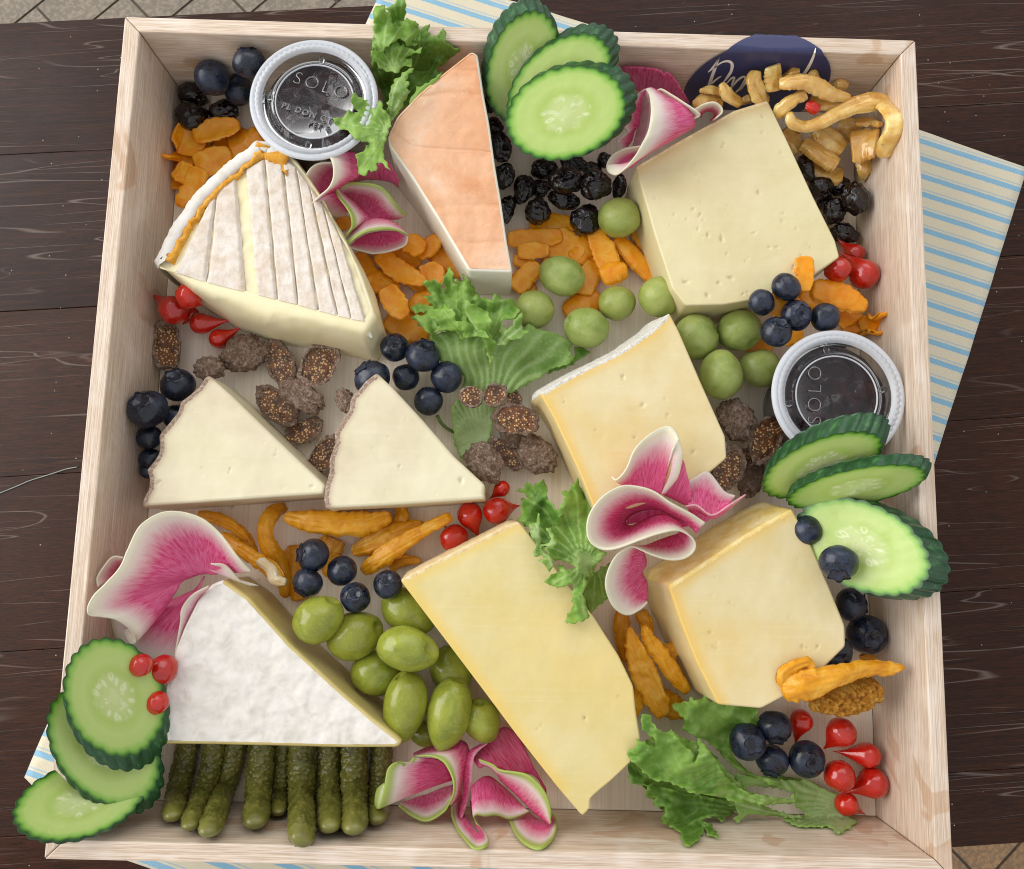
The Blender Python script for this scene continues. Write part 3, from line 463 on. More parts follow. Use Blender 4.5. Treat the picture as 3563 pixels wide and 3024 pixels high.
# ridged brie with oozing paste
def brie():
    zt = 42.; top = [(522, 287), (470, 325), (430, 360), (390, 402), (355, 450), (330, 500), (316, 528), (326, 545), (352, 553), (410, 570), (505, 592), (600, 618), (690, 640), (738, 650), (752, 630), (728, 560), (708, 510), (690, 480), (670, 432), (642, 392), (615, 352), (592, 328), (578, 302), (550, 288)]
    bot = [(527, 300), (482, 332), (448, 366), (412, 406), (380, 455), (358, 500), (345, 530), (350, 552), (372, 580), (425, 632), (490, 672), (560, 697), (660, 712), (765, 735), (788, 690), (765, 610), (730, 540), (700, 490), (675, 440), (645, 400), (618, 362), (594, 340), (580, 318), (552, 302)]
    A = densify(np.array([P('d', x, y, zt) for x, y in top]), 1.2); tA = []
    n = len(top); TW_ = np.array([P('d', x, y, zt) for x, y in top]); BW_ = np.array([P('d', x, y, .3) for x, y in bot]); O = []; B = []; fl = []
    for i in range(n):
        j = (i + 1) % n; k = max(1, int(np.linalg.norm(TW_[j] - TW_[i]) / 1.2))
        for q in range(k): O.append(TW_[i] + (TW_[j] - TW_[i]) * q / k); B.append(BW_[i] + (BW_[j] - BW_[i]) * q / k); fl.append(i <= 6 or i >= 22)
    O = np.array(O); B = np.array(B); fl = np.array(fl); cen = O.mean(0); loc = (cen[0], cen[1], 0); m = len(O)
    th = empty('cheese_wedge', loc); tag(th, 'ridged brie wedge with cream oozing from its cut edge at the top left', 'cheese', 'cheese wedges on the tray')
    rings = []
    for s in np.linspace(0, 1, 15):
        q = O * (1 - s ** .55) + B * s ** .55; q[:, 2] = zt * (1 - s ** 2.6) + .3; 
        q[:, :2] += (1 - fl)[:, None] * np.array([1.2, -1.0]) * math.sin(math.pi * s) * 2.2 * np.array([[nz((a, b, s * 20), .05, 2.) + .7] for a, b in O[:, :2]])
        rings.append(q)
    R = np.vstack(rings); side = [[], []]
    for k in range(14):
        for i in range(m): j = (i + 1) % m; side[1 if fl[i] else 0].append((k * m + i, (k + 1) * m + i, (k + 1) * m + j, k * m + j))
    tv, tf, nb = fill(O[:, :2], 1.2); E_ = segdist(tv, O[fl][:, :2], np.roll(O, -1, 0)[fl][:, :2]); edge = segdist(tv, O[:, :2], np.roll(O[:, :2], -1, 0))
    tz = zt - .6 + np.array([.5 * nz((p[0], p[1], 0), .15, 1.) for p in tv])
    V = np.vstack([R, np.column_stack([tv, tz])]); link('paste', mesh('paste', V, side[0] + [tuple(i + len(R) for i in f) for f in tf], MT['paste_cream'], True, {'e': np.full(len(V), 20.)}, loc), th)
    # white outer rind: band on the left edge, curling over the top
    idx = np.where(fl)[0]; idx = np.roll(idx, -int(np.argmax(np.diff(np.append(idx, idx[0] + m)) > 1)) - 1) if np.any(np.diff(idx) > 1) else idx
    ed = O[idx]; D = np.gradient(ed[:, :2], axis=0); D /= np.linalg.norm(D, axis=1, keepdims=True) + 1e-9; Nn = np.column_stack([D[:, 1], -D[:, 0]])
    if ((cen[:2] - ed[:, :2].mean(0)) @ Nn.mean(0)) > 0: Nn = -Nn
    def band(prof, mat, name, amp, sd):
        V = []; L = len(prof)
        for p, nn in zip(ed, Nn):
            for (off, z) in prof: w = amp * nz((p[0], p[1], z), .22, sd); V.append((p[0] + nn[0] * (off + w), p[1] + nn[1] * (off + w), z + w * .5))
        Fc = [(i * L + k, i * L + k + 1, (i + 1) * L + k + 1, (i + 1) * L + k) for i in range(len(ed) - 1) for k in range(L - 1)]
        link(name, mesh(name, V, Fc, mat, True, None, loc), th)
    band([(.5, .5), (2.2, 10), (2.6, 22), (2.2, 34), (1.2, 40), (-.5, 43.4), (-3.4, 44.2), (-6.2, 44.), (-6.8, 43), (-7., 40)], MT['rind_white'], 'side_rind', .7, 1.); band([(-6.2, 41), (-6.5, 43.5), (-7.8, 44.1), (-9., 43.6), (-9.6, 41)], MT['orange_line'], 'orange_rind_line', 1.9, 6.)
    # rind strips: long ridges across the top, each its own piece, clipped to the wedge
    cuts = [((408, 450), (352, 552)), ((440, 372), (418, 572)), ((478, 345), (498, 592)), ((497, 345), (520, 597)), ((536, 322), (562, 608)), ((572, 318), (604, 618)), ((601, 342), (645, 630)), ((628, 380), (684, 640)), ((655, 418), (712, 647)), ((690, 482), (742, 652))]
    for c0, c1 in zip(cuts, cuts[1:]):
        g = .5 if c0 != cuts[2] else 3.5
        a0, a1, b0, b1 = [P('d', x, y, zt + 1)[:2] for x, y in (c0[0], c0[1], c1[0], c1[1])]; nu, nv = 15, 46; V = []
        for i in range(nv):
            s = i / (nv - 1); l = a0 + (a1 - a0) * s; r = b0 + (b1 - b0) * s; w = np.linalg.norm(r - l); wob = .7 * nz((s * 60, l[0], 0), .1, 3.)
            for k in range(nu):
                t = k / (nu - 1); tt = (g / w) * .5 + t * (1 - g / w); p = l + (r - l) * tt; h = .75 * (1 - abs(2 * t - 1) ** 12) - (.9 if k in (0, nu - 1) else 0)
                endf = min(1, min(s, 1 - s) * 14); V.append((p[0] + wob * .6, p[1], zt + (h + .35 * nz((p[0], p[1], 5), .3, 2.)) * (.3 + .7 * endf) + .5))
        Fc = [(i * nu + k, (i + 1) * nu + k, (i + 1) * nu + k + 1, i * nu + k + 1) for i in range(nv - 1) for k in range(nu - 1)]
        if c0 == cuts[2]: continue
        link('rind_strip', mesh('rind_strip', V, Fc, MT['strip'], True, None, loc), th)
    # torn flap of rind at the tip
    V = []; 
    for i in range(12):
        for k in range(10):
            p = P('c1', 1545 + 190 * k / 9 + 8 * math.sin(i), 860 + (40 + 10 * k) * i / 11 + 70 * (k / 9) ** 1.2 + (10 * math.sin(k * 2.1) if i == 11 else 0), zt + 2.2 - .12 * i + .9 * math.sin(k * .9 + i * .5)); V.append(p)
    link('torn_rind', mesh('torn_rind', *solidify(V, [(i * 10 + k, (i + 1) * 10 + k, (i + 1) * 10 + k + 1, i * 10 + k + 1) for i in range(11) for k in range(9)], 1.)[:2], MT['orange_line'], True, None, loc), th)
    p = [P('c5', x, y, 30) for x, y in [(150, 175), (110, 265), (160, 300), (215, 330), (190, 250)]]; V, Fc, _ = fill(densify(np.array(p), 1.), 1.2); V = np.column_stack([V, np.array([37 + .8 * nz((a, b, 0), .3, 4.) for a, b in V])]); link('rind_fragment', mesh('rind_fragment', *solidify(V, Fc, 1.2)[:2], MT['rind_white'], True, None, loc), th)
brie()
# ================================================================== small fruit
def blueberry(fr, x, y, r, axis, zb, where, look='', flat=.88):
    mp = mmpx(fr, x, y, zb + 8); R = r * mp; zb = liftz(fr, x, y, zb + R, R * .9) - R; c = P(fr, x, y, zb + R * .95); u, v = src(fr, x, y); V, Fc = uvs(40, 30); ax = axis or (random.uniform(-.6, .6), random.uniform(-.6, .6), -1.)
    th_ = np.arccos(np.clip(V[:, 2], -1, 1)); ph = np.arctan2(V[:, 1], V[:, 0]); rad = np.ones(len(V)); sd = random.uniform(0, 50)
    crown = np.exp(-((th_ - .47) / .10) ** 2) * (.045 + .03 * np.cos(5 * ph + sd)); rad += crown - .26 * np.clip(1 - (th_ / .42) ** 2, 0, 1)
    rad += np.array([.055 * nz(p, 1.1, sd) for p in V]); Q = V * rad[:, None] * np.array([1, 1, flat]); Q = Q @ qrot(ax).T * R + c; loc = (c[0], c[1], c[2] - R)
    if axis and axis[2] > -.2:
        o = empty('blueberry', loc); link('berry_skin', mesh('berry_skin', Q, Fc, MT['berry'], True, None, loc), o)
        cv = []; cf = []; n = 40
        for j, (t, h) in enumerate([(.0, .0), (.2, .0), (.34, .03), (.43, .14), (.50, .20), (.54, .15)]):
            for i in range(n): a = 2 * math.pi * i / n; k = (1 + .22 * math.cos(5 * a + sd) * (j / 5) ** 2); cv.append((math.sin(t) * k * math.cos(a), math.sin(t) * k * math.sin(a), math.cos(t) * flat * (.76 if j < 3 else .76 + .1 * (j - 2)) + h * .35))
        for j in range(5):
            for i in range(n): cf.append((j * n + i, j * n + (i + 1) % n, (j + 1) * n + (i + 1) % n, (j + 1) * n + i))
        link('calyx', mesh('calyx', np.array(cv) @ qrot(ax).T * R + c, cf, MT['calyx'], True, None, loc), o)
    else: o = link('blueberry', mesh('berry_skin', Q, Fc, MT['berry'], True, None, loc), None, loc)
    reg(o, 'blueberry', 'dark blueberry', where, u, 'loose blueberries', look)
B1 = 'beside the lidded cup at top left'
blueberry('c1', 1280, 470, 99, None, 2, B1); blueberry('c1', 1502, 385, 94, (-.1, .9, .45), 12, B1); blueberry('c1', 1443, 548, 88, (0, .25, 1), 3, B1)
B2 = 'in the cluster above the right cup'
for a in [('c6', 497, 90, 81, None, 38), ('c6', 645, -2, 89, None, 39), ('c6', 705, 168, 93, (.25, -.1, 1), 36), ('c6', 880, 182, 88, None, 34), ('c6', 585, 270, 95, (.1, .5, .9), 36)]: blueberry(*a, B2)
B3 = 'between left triangle and tray wall'
for a in [('c4', 1070, 590, 104, (.05, .5, .85), 8), ('c4', 890, 735, 115, (-.1, .35, .9), 10), ('c4', 1062, 780, 78, None, 4), ('c4', 900, 905, 76, None, 6), ('c4', 905, 1035, 66, None, 2), ('c4', 895, 1105, 50, None, 0)]: blueberry(*a, B3)
B4 = 'in the cluster beside the central lettuce'
for a in [('c5', 335, 362, 88, (.1, .1, 1), 10), ('c5', 502, 413, 104, (.3, .5, .6), 12), ('c5', 200, 548, 112, (-.6, .6, .5), 14), ('c5', 402, 542, 82, None, 4), ('c5', 648, 542, 97, None, 8), ('c5', 540, 686, 88, None, 6)]: blueberry(*a, B4)
B5 = 'in the cluster above the oval olives'
for a in [('d', 636, 1127, 35, (-.7, .1, .5), 16), ('d', 625, 1182, 31, (-.4, -.7, .35), 20), ('d', 694, 1158, 31, None, 14), ('d', 721, 1212, 31, (.1, .35, 1), 20), ('d', 787, 1186, 30, (0, .5, .9), 24)]: blueberry(*a, B5)
B6 = 'in the string along the yellow rind wedge'
for a in [('c6', 772, 1462, 90, None, 37), ('c6', 960, 1660, 114, (-.2, -.75, .5), 50), ('c9', 1035, 157, 100, (.8, .1, .2), 14), ('c9', 1130, 337, 118, (0, -.2, 1), 8), ('c9', 945, 440, 100, None, 22)]: blueberry(*a, B6)
B7 = 'on the lettuce at bottom right'
for a in [('c9', 412, 982, 110, (.15, .05, 1), 12), ('c9', 575, 892, 104, (-.05, -.75, .5), 10), ('c9', 560, 1092, 100, (-.25, -.75, .4), 4), ('c9', 770, 1087, 109, (.2, -.05, 1), 6)]: blueberry(*a, B7)
def olive(fr, x, y, a, b, rot, zb, mat, where, look, noun, pit=None, point=.0):
    mp = mmpx(fr, x, y, zb + 10); A, B = a * mp, b * mp; zb = liftz(fr, x, y, zb + B, min(A, B) * .9) - B; c = P(fr, x, y, zb + min(A, B)); u, v = src(fr, x, y); V, Fc = uvs(36, 28); sd = random.uniform(0, 60)
    t = V[:, 2]; rad = 1 + np.array([.06 * nz(p, 1.0, sd) for p in V]) + point * np.clip(t, 0, 1) ** 6 * .12; Q = V * rad[:, None]
    Q = np.column_stack([Q[:, 2] * A, Q[:, 0] * B, Q[:, 1] * min(A, B)])
    pit = pit or (random.uniform(-.5, .5), random.uniform(.1, .6), random.choice((-1, 1)))
    if pit: 
        d = V @ (np.array(pit) / np.linalg.norm(pit)); Q = Q * (1 - .25 * np.clip((d - .955) / .045, 0, 1))[:, None]
    Q = Q @ rz(-rot).T + c; loc = (c[0], c[1], c[2] - min(A, B)); o = link('olive', mesh('olive', Q, Fc, mat, True, None, loc), None, loc); reg(o, 'olive', noun, where, u, 'green olives', look)
OR_ = MT['olive_round']; OO = MT['olive_oval']; w1 = 'scattered between the pale slab and the lettuce'
for a in [('c2', 1687, 1316, 130, 118, 0, 8), ('c2', 1345, 1665, 145, 116, 20, 4), ('c5', 1175, 137, 124, 116, 0, 3), ('c5', 1490, 245, 138, 122, 10, 3), ('c5', 1676, 96, 113, 106, 0, 3), ('c5', 1930, 55, 128, 124, 0, 10), ('c6', 103, 297, 132, 140, 0, 8), ('c6', 363, 260, 122, 136, 80, 8), ('c6', 490, 488, 114, 132, 90, 3)]: olive(*a, OR_, w1, '', 'matte round green olive')
olive('c6', 253, 528, 126, 150, 0, 14, OR_, 'with a visible pit hole above the dried figs', '', 'yellow green olive', (.55, -.45, -.7))
w2 = 'in the pile between white and yellow wedges'
for a in [('c7', 1912, 246, 152, 140, -35, 22), ('d', 718, 1290, 55, 48, -25, 12), ('d', 826, 1240, 56, 44, 35, 10), ('d', 823, 1317, 61, 45, 12, 24), ('d', 762, 1366, 50, 44, 10, 8), ('d', 822, 1428, 68, 45, 95, 16), ('d', 912, 1444, 71, 45, 100, 14), ('d', 977, 1461, 43, 38, 60, 10), ('d', 915, 1362, 50, 42, 70, 3), ('d', 868, 1492, 40, 26, 20, 0)]: olive(*a, OO, w2, '', 'glossy oval green olive', None, 1.)
def pepper(fr, x, y, r, tx, ty, zb, where, tz=None, look=''):
    mp = mmpx(fr, x, y, zb + 6); R = r * mp; zb = liftz(fr, x, y, zb + R, R * .9) - R; c = P(fr, x, y, zb + R); t = P(fr, tx, ty, zb + (R * .6 if tz is None else tz)); ax = t - c; L = np.linalg.norm(ax); u, v = src(fr, x, y); V, Fc = uvs(32, 30); z = V[:, 2]; sd = random.uniform(0, 50)
    k = max(1.25, L / R); Q = V.copy(); ax_ = np.where(z > 0, z * k, z); tail = .714 * np.clip((k - ax_) / (k - .7), 0, 1) ** 1.7 + .035 * np.clip((k - ax_) / .1, 0, 1); prof = np.where(ax_ < .7, np.sqrt(np.maximum(0, 1 - ax_ ** 2)), tail); s = np.sqrt(np.maximum(1e-9, 1 - z ** 2)); Q[:, 0] = V[:, 0] / s * prof; Q[:, 1] = V[:, 1] / s * prof
    Q[:, 2] = np.where(z > 0, z * k, z); Q[:, :2] *= (1 + np.array([.09 * nz(p, 1.2, sd) for p in V]))[:, None]; Q[np.abs(z) > .9999, :2] = 0; Q[:, 0] += .12 * np.clip(Q[:, 2], 0, 9) ** 2 * math.sin(sd) * .5
    Q = Q @ qrot(ax).T * R + c; loc = (c[0], c[1], zb); o = link('pepper_drop', mesh('pepper_drop', Q, Fc, MT['pepper'], True, None, loc), None, loc); reg(o, 'pepper', 'red teardrop pepper', where, u, 'red pepper drops', look)
p1 = 'below the ridged brie by the left wall'
for a in [('c4', 1048, 138, 86, 905, 14, 12), ('c4', 1138, 52, 77, 1188, 86, 22), ('c4', 1212, 218, 66, 1412, 208, 4), ('c4', 1318, 312, 58, 1478, 244, 2), ('c4', 1152, 165, 50, 1100, 230, 2)]: pepper(*a, p1)
p2 = 'beside the pale slab at the right wall'
for a in [('c3', 955, 1625, 76, 945, 1510, 22), ('c3', 1115, 1655, 88, 980, 1492, 12), ('c3', 1055, 1535, 62, 946, 1448, 6)]: pepper(*a, p2)
p3 = 'left of the curly lettuce in the middle'
for a in [('c5', 982, 1214, 50, 905, 1280, 6), ('c5', 950, 1345, 82, 1098, 1308, 8), ('c5', 788, 1372, 78, 832, 1522, 5), ('c5', 694, 1512, 86, 640, 1440, 6), ('c5', 600, 1400, 22, 590, 1380, 1)]: pepper(*a, p3)
p4 = 'on the cucumber beside the white wedge'
for a in [('c7', 850, 520, 68, 795, 596, 47), ('c7', 985, 545, 86, 960, 640, 34), ('c7', 948, 745, 68, 850, 852, 39)]: pepper(*a, p4)
p5 = 'in the bottom right corner of the tray'
for a in [('c9', 735, 858, 69, 680, 998, 3), ('c9', 975, 925, 88, 880, 1040, 8), ('c9', 1135, 1065, 76, 926, 1042, 6), ('c9', 968, 1188, 92, 1030, 1250, 8), ('c9', 1170, 1232, 88, 985, 1288, 5), ('c9', 1008, 1358, 70, 1122, 1416, 3)]: pepper(*a, p5)
def lump(name, fr, x, y, a, b, rot, zb, mat, sub, amp, freq, h=.75, sd=None):
    mp = mmpx(fr, x, y, zb + 6); A, B = a * mp, b * mp; Cc = min(A, B) * h; zb = liftz(fr, x, y, zb + Cc, min(A, B) * .8) - Cc; c = P(fr, x, y, zb + Cc); V, Fc = ico(sub); sd = random.uniform(0, 90) if sd is None else sd
    d = np.array([amp * (nz(p, freq, sd, 4) - .6 * abs(nz(p, freq * 1.7, sd + 9, 3))) for p in V]); Q = V * (1 + d)[:, None] * np.array([A, B, Cc]); Q = Q @ rz(-rot).T + c; return Q, Fc, c, (c[0], c[1], zb)
def cherry(fr, x, y, a, b, rot, zb, where, look=''):
    Q, Fc, c, loc = lump('', fr, x, y, a, b, rot, zb, None, 5, .26, .85, .85); o = link('dried_cherry', mesh('dried_cherry', Q, Fc, MT['cherry'], True, None, loc), None, loc); reg(o, 'cherry', 'wrinkled black dried cherry', where, src(fr, x, y)[0], 'dried cherries', look)
c1_ = 'in the top left corner above the apricots'
for a in [('c1', 1142, 560, 78, 58, 15, 6), ('c1', 1205, 600, 50, 40, 0, 2), ('c1', 1156, 702, 104, 86, 10, 4), ('c1', 1346, 664, 96, 70, -10, 4)]: cherry(*a, c1_)
c2_ = 'in the heap below the top cucumber slices'
for a in [('c2', 912, 625, 45, 62, 10, 8), ('c2', 938, 765, 62, 50, 30, 14), ('c2', 968, 890, 72, 100, -15, 12), ('c2', 995, 1065, 70, 84, 20, 10), ('c2', 1012, 1262, 56, 88, 10, 6), ('c2', 1108, 1142, 60, 92, 15, 8), ('c2', 1196, 1276, 86, 82, 10, 8), ('c2', 1215, 1140, 62, 52, 0, 4), ('c2', 1240, 1020, 84, 62, 0, 4), ('c2', 1372, 1085, 104, 84, -20, 14), ('c2', 1412, 988, 86, 52, 10, 4),
          ('c2', 1545, 1112, 96, 98, 0, 14), ('c2', 1690, 1122, 44, 86, 8, 8), ('c2', 1602, 962, 46, 46, 0, 6), ('c2', 1352, 1205, 92, 62, 10, 4), ('c2', 1484, 1335, 88, 92, 10, 6), ('c2', 1520, 1015, 62, 40, 0, 3)]: cherry(*a, c2_)
c3_ = 'at the right wall below the pickled fennel'
for a in [('c3', 760, 1012, 52, 82, -25, 10), ('c3', 850, 1135, 80, 72, 20, 6), ('c3', 935, 1272, 72, 84, 20, 6), ('c3', 962, 1122, 66, 60, 0, 4), ('c3', 1066, 1196, 84, 106, 0, 14, ), ('c3', 1000, 1408, 84, 60, 5, 4), ('c3', 880, 1215, 50, 60, 0, 1)]: cherry(*a, c3_)
def fig(fr, x, y, a, b, rot, zb, cut, where, tilt=(0, 0), look=''):
    mp = mmpx(fr, x, y, zb + 6); A, B = a * mp, b * mp; h = min(A, B) * .55; zb = liftz(fr, x, y, zb + h, min(A, B) * .8) - h; c = P(fr, x, y, zb + h); V, Fc = ico(5); sd = random.uniform(0, 90)
    d = np.array([.22 * nz(p, 1.5, sd, 4) + .05 * nz(p, 6, sd, 3) for p in V]); S = V * (1 + d)[:, None]; loc = (c[0], c[1], zb); T = np.array((Quaternion((1, 0, 0), tilt[0]) @ Quaternion((0, 1, 0), tilt[1])).to_matrix())
    if not cut:
        r = np.hypot(V[:, 0], V[:, 1]); ph = np.arctan2(V[:, 1], V[:, 0]); S = S * (1 + .045 * np.sin(13 * ph + 4 * d / .22) * np.clip(r * 1.5, 0, 1))[:, None]; S[:, 2] -= np.where(V[:, 2] > 0, .32 * np.exp(-(r / .24) ** 2), 0)
    if cut:
        r = np.hypot(V[:, 0], V[:, 1]); up = V[:, 2] > 0; S[:, 2] = np.where(up, .55 * (1 - np.exp(-((1 - r) / .10) ** 1)) * -.35 + .32 + .06 * d / .16, S[:, 2] * 1.0 + .22)
        S[:, 2] = np.where(up & (r > .86), .34 + .1 * d, S[:, 2])
    Q = (S * np.array([A, B, h])) @ T.T @ rz(-rot).T + c; o = empty('fig_piece', loc)
    cz = np.array([V[f].mean(0) for f in Fc]); rr = np.hypot(cz[:, 0], cz[:, 1]); fl = (cz[:, 2] > 0) & (rr < .84) if cut else np.zeros(len(Fc), bool)
    link('skin', mesh('skin', Q, [f for f, k in zip(Fc, fl) if not k], MT['fig_skin'], True, None, loc), o)
    if cut: link('flesh', mesh('flesh', Q, [f for f, k in zip(Fc, fl) if k], MT['fig_flesh'], True, None, loc), o)
    reg(o, 'fig', ('seedy cut dried fig' if cut else 'powdery dried fig'), where, src(fr, x, y)[0], 'dried fig pieces', look)
f1 = 'above the ivory triangles'
for a in [('c4', 1010, 355, 155, 84, 82, 6, 1), ('c4', 1472, 400, 142, 108, -25, 4, 0), ('c4', 1692, 458, 152, 84, 65, 4, 1), ('c4', 1925, 468, 140, 108, -55, 6, 1), ('c4', 1262, 492, 92, 76, 0, 12, 0), ('c4', 1815, 655, 148, 84, 32, 6, 0), ('c4', 1675, 722, 158, 88, 38, 4, 1), ('c4', 1830, 872, 122, 72, -28, 2, 1), ('c4', 1952, 1012, 135, 74, -58, 4, 1), ('c5', 35, 685, 80, 56, 70, 8, 0)]: fig(*a, f1)
f2 = 'left of the grey rind wedge'
for a in [('c5', 795, 658, 72, 64, 10, 18, 1), ('c5', 935, 650, 76, 66, -20, 18, 1), ('c5', 1055, 668, 66, 46, 60, 10, 1), ('c5', 1065, 800, 138, 92, 8, 16, 1), ('c5', 872, 1052, 130, 104, 50, 10, 0), ('c5', 1005, 1002, 128, 58, 48, 4, 1), ('c5', 1188, 1005, 135, 96, 45, 6, 0), ('c5', 1040, 905, 80, 60, 40, 4, 0)]: fig(*a, f2)
f3 = 'between right cup and radish'
for a in [('c6', 350, 800, 140, 112, 60, 12, 0), ('c6', 520, 925, 150, 92, -65, 14, 1), ('c6', 225, 985, 90, 88, 40, 14, 0), ('c6', 290, 1100, 140, 90, -65, 20, 1), ('c6', 400, 1030, 60, 52, 60, 8, 1), ('c6', 440, 1162, 110, 70, -60, 6, 0), ('c6', 562, 1090, 44, 34, -40, 4, 0)]: fig(*a, f3)
# ------------------------------------------------------------------ swept pieces
def sweep(fr, pts, hw, th, mat, n=40, seg=20, amp=.12, fq=.25, power=2.6, twist=0., cup=0., taper=.55, sd=None, warts=0., endround=.12):
    """pts (x,y,z) along the piece; hw half width in frame px; th half thickness in mm"""
    W_ = np.array([P(fr, p[0], p[1], liftz(fr, p[0], p[1], p[2], th + .6)) for p in pts]); q = catmull(W_, n); sd = random.uniform(0, 90) if sd is None else sd
    hwl = catmull(np.array([[h, 0, 0] for h in (hw if isinstance(hw, (list, tuple)) else [hw] * len(pts))], float), n)[:, 0] * mmpx(fr, pts[0][0], pts[0][1], pts[0][2])
    T = np.gradient(q, axis=0); T /= np.linalg.norm(T, axis=1, keepdims=True) + 1e-9; V = []; E_ = []; Wt = []
    for i in range(n):
        s = i / (n - 1); k = min(s, 1 - s) / endround; k = math.sqrt(max(0, 1 - (1 - min(1, k)) ** 2)) if k < 1 else 1.; k = max(k, .04); k2 = taper + (1 - taper) * k if taper < 1 else 1; k = k if endround > .03 else 1
        sd_ = np.cross(T[i], (0, 0, 1.)); sd_ /= np.linalg.norm(sd_) + 1e-9; up = np.cross(sd_, T[i]); a0 = twist * (s - .5); S_ = math.cos(a0) * sd_ + math.sin(a0) * up; U_ = -math.sin(a0) * sd_ + math.cos(a0) * up
        for j in range(seg):
            a = 2 * math.pi * j / seg; ca, sa = math.cos(a), math.sin(a); x = math.copysign(abs(ca) ** (2 / power), ca); y = math.copysign(abs(sa) ** (2 / power), sa); pp = q[i] + S_ * x * hwl[i] * k + U_ * (y * th * k2 * k ** .5 + cup * (x * x - .4))
            d = amp * min(hwl[i], th * 2) * nz(pp, fq, sd, 4); w = 0.
            if warts: w = max(0., 1 - noise.voronoi(Vector(pp) * warts)[0][0] / .62) * (1 if .06 < s < .95 else .3); d += w * 1.0
            V.append(pp + (S_ * x + U_ * y) * d * k); E_.append(min(s, 1 - s)); Wt.append(w)
    Fc = [(i * seg + k, i * seg + (k + 1) % seg, (i + 1) * seg + (k + 1) % seg, (i + 1) * seg + k) for i in range(n - 1) for k in range(seg)] + [tuple(range(seg))[::-1], tuple((n - 1) * seg + k for k in range(seg))]
    return np.array(V), Fc, {'e': E_, 'w': Wt}, q.mean(0)
def strip(fr, pts, hw, T, wr=.5, fa=.10, fb=.35, ragged=.16, curl=.0, n=72, m=15, blunt=.5, edge=4.):
    W_ = np.array([P(fr, p[0], p[1], liftz(fr, p[0], p[1], p[2], T + .6)) for p in pts]); q = catmull(W_, n); sd = random.uniform(0, 90)
    h = catmull(np.array([[v, 0, 0] for v in hw], float), n)[:, 0] * mmpx(fr, *pts[0]); h = np.maximum(h, .4); Tg = np.gradient(q, axis=0); Tg /= np.linalg.norm(Tg, axis=1, keepdims=True) + 1e-9; L = np.linalg.norm(q[-1] - q[0]); top = []; bot = []
    for i in range(n):
        s = i / (n - 1); e = min(s, 1 - s) * (n - 1) / 7.; e = 1. if e >= 1 else (blunt + (1 - blunt) * math.sqrt(max(0, 1 - (1 - e) ** 2))); sd_ = np.cross(Tg[i], (0, 0, 1.)); sd_ /= np.linalg.norm(sd_) + 1e-9; up = np.cross(sd_, Tg[i]); th_e = 1. if 1 < i < n - 2 else (.7 if i in (1, n - 2) else .12)
        for j in range(m):
            t = 2 * j / (m - 1) - 1; side = 1 if t > 0 else -1; w = h[i] * e * (1 + ragged * noise.noise(Vector((s * L * .35, side * 7, sd))) + ragged * .6 * noise.noise(Vector((s * L * .9, side * 3, sd)))); base = q[i] + sd_ * t * w + up * (curl * w * (t * t - .35) + .12 * w * noise.noise(Vector((s * L * .12, t * .8, sd + 5))))
            th = T * max(.0, 1 - abs(t) ** edge) ** .5 * th_e; a, b = s * L * fa, t * w * fb; rd = wr * (nz((a, b, sd), 1., sd, 3) - .8 * abs(noise.noise(Vector((a * 2.3, b * 2.3, sd + 11)))))
            top.append(base + up * (th + rd * min(1, th / T + .2))); bot.append(base - up * (th * .9 + .0))
    V = top + bot; N0 = n * m; Fc = []
    for i in range(n - 1):
        for j in range(m - 1): a = i * m + j; Fc.append((a, a + 1, a + m + 1, a + m)); Fc.append((N0 + a, N0 + a + m, N0 + a + m + 1, N0 + a + 1))
    for i in range(n - 1):
        for j in (0, m - 1): a = i * m + j; f = (a, a + m, N0 + a + m, N0 + a); Fc.append(f if j == 0 else f[::-1])
    for j in range(m - 1):
        for i in (0, n - 1): a = i * m + j; f = (a + 1, a, N0 + a, N0 + a + 1); Fc.append(f if i == 0 else f[::-1])
    return np.array(V), Fc, q.mean(0)
def cornichon(k, fr, x0, y0, x1, y1, w, bend, z=9):
    w = w * .92
    mx, my = (x0 + x1) / 2 + bend, (y0 + y1) / 2; zz = w * mmpx(fr, x0, y0, 8) + z
    V, Fc, at, c = sweep(fr, [(x0 + (x0 - x1) * .25, y0 - (y1 - y0) * .35, zz), (x0, y0, zz), ((x0 + mx) / 2 + bend * .3, (y0 + my) / 2, zz), (mx, my, zz), ((x1 + mx) / 2 + bend * .2, (y1 + my) / 2, zz), (x1, y1, zz)], [w * .9, w, w * 1.02, w * 1.02, w * .98, w * .8], w * mmpx(fr, x0, y0, 8) * .95, None, 130, 64, .04, .10, 2., warts=.5, endround=.10, taper=1)
    loc = (c[0], c[1], c[2] - zz); o = link('cornichon', mesh('cornichon', V, Fc, MT['pickle'], True, at, loc), None, loc); reg(o, 'pickle', 'warty green cornichon', 'in the row below the white wedge', src(fr, x0, y0)[0], 'row of cornichons')
for k, a in enumerate([('c7', 1130, 1010, 1040, 1438, 70, 0), ('c7', 1290, 1010, 1140, 1500, 64, 20), ('c7', 1420, 1010, 1250, 1535, 70, 18), ('c7', 1576, 1010, 1540, 1478, 80, 0), ('c7', 1712, 1020, 1678, 1412, 56, 0), ('c7', 1820, 1030, 1818, 1588, 80, -2), ('c7', 1982, 1020, 1988, 1506, 76, 0), ('c8', 90, 1020, 92, 1516, 80, 0), ('c8', 258, 1020, 232, 1460, 66, 0)]): cornichon(k, *a, z=1 + 5 * (k % 2 == 1))
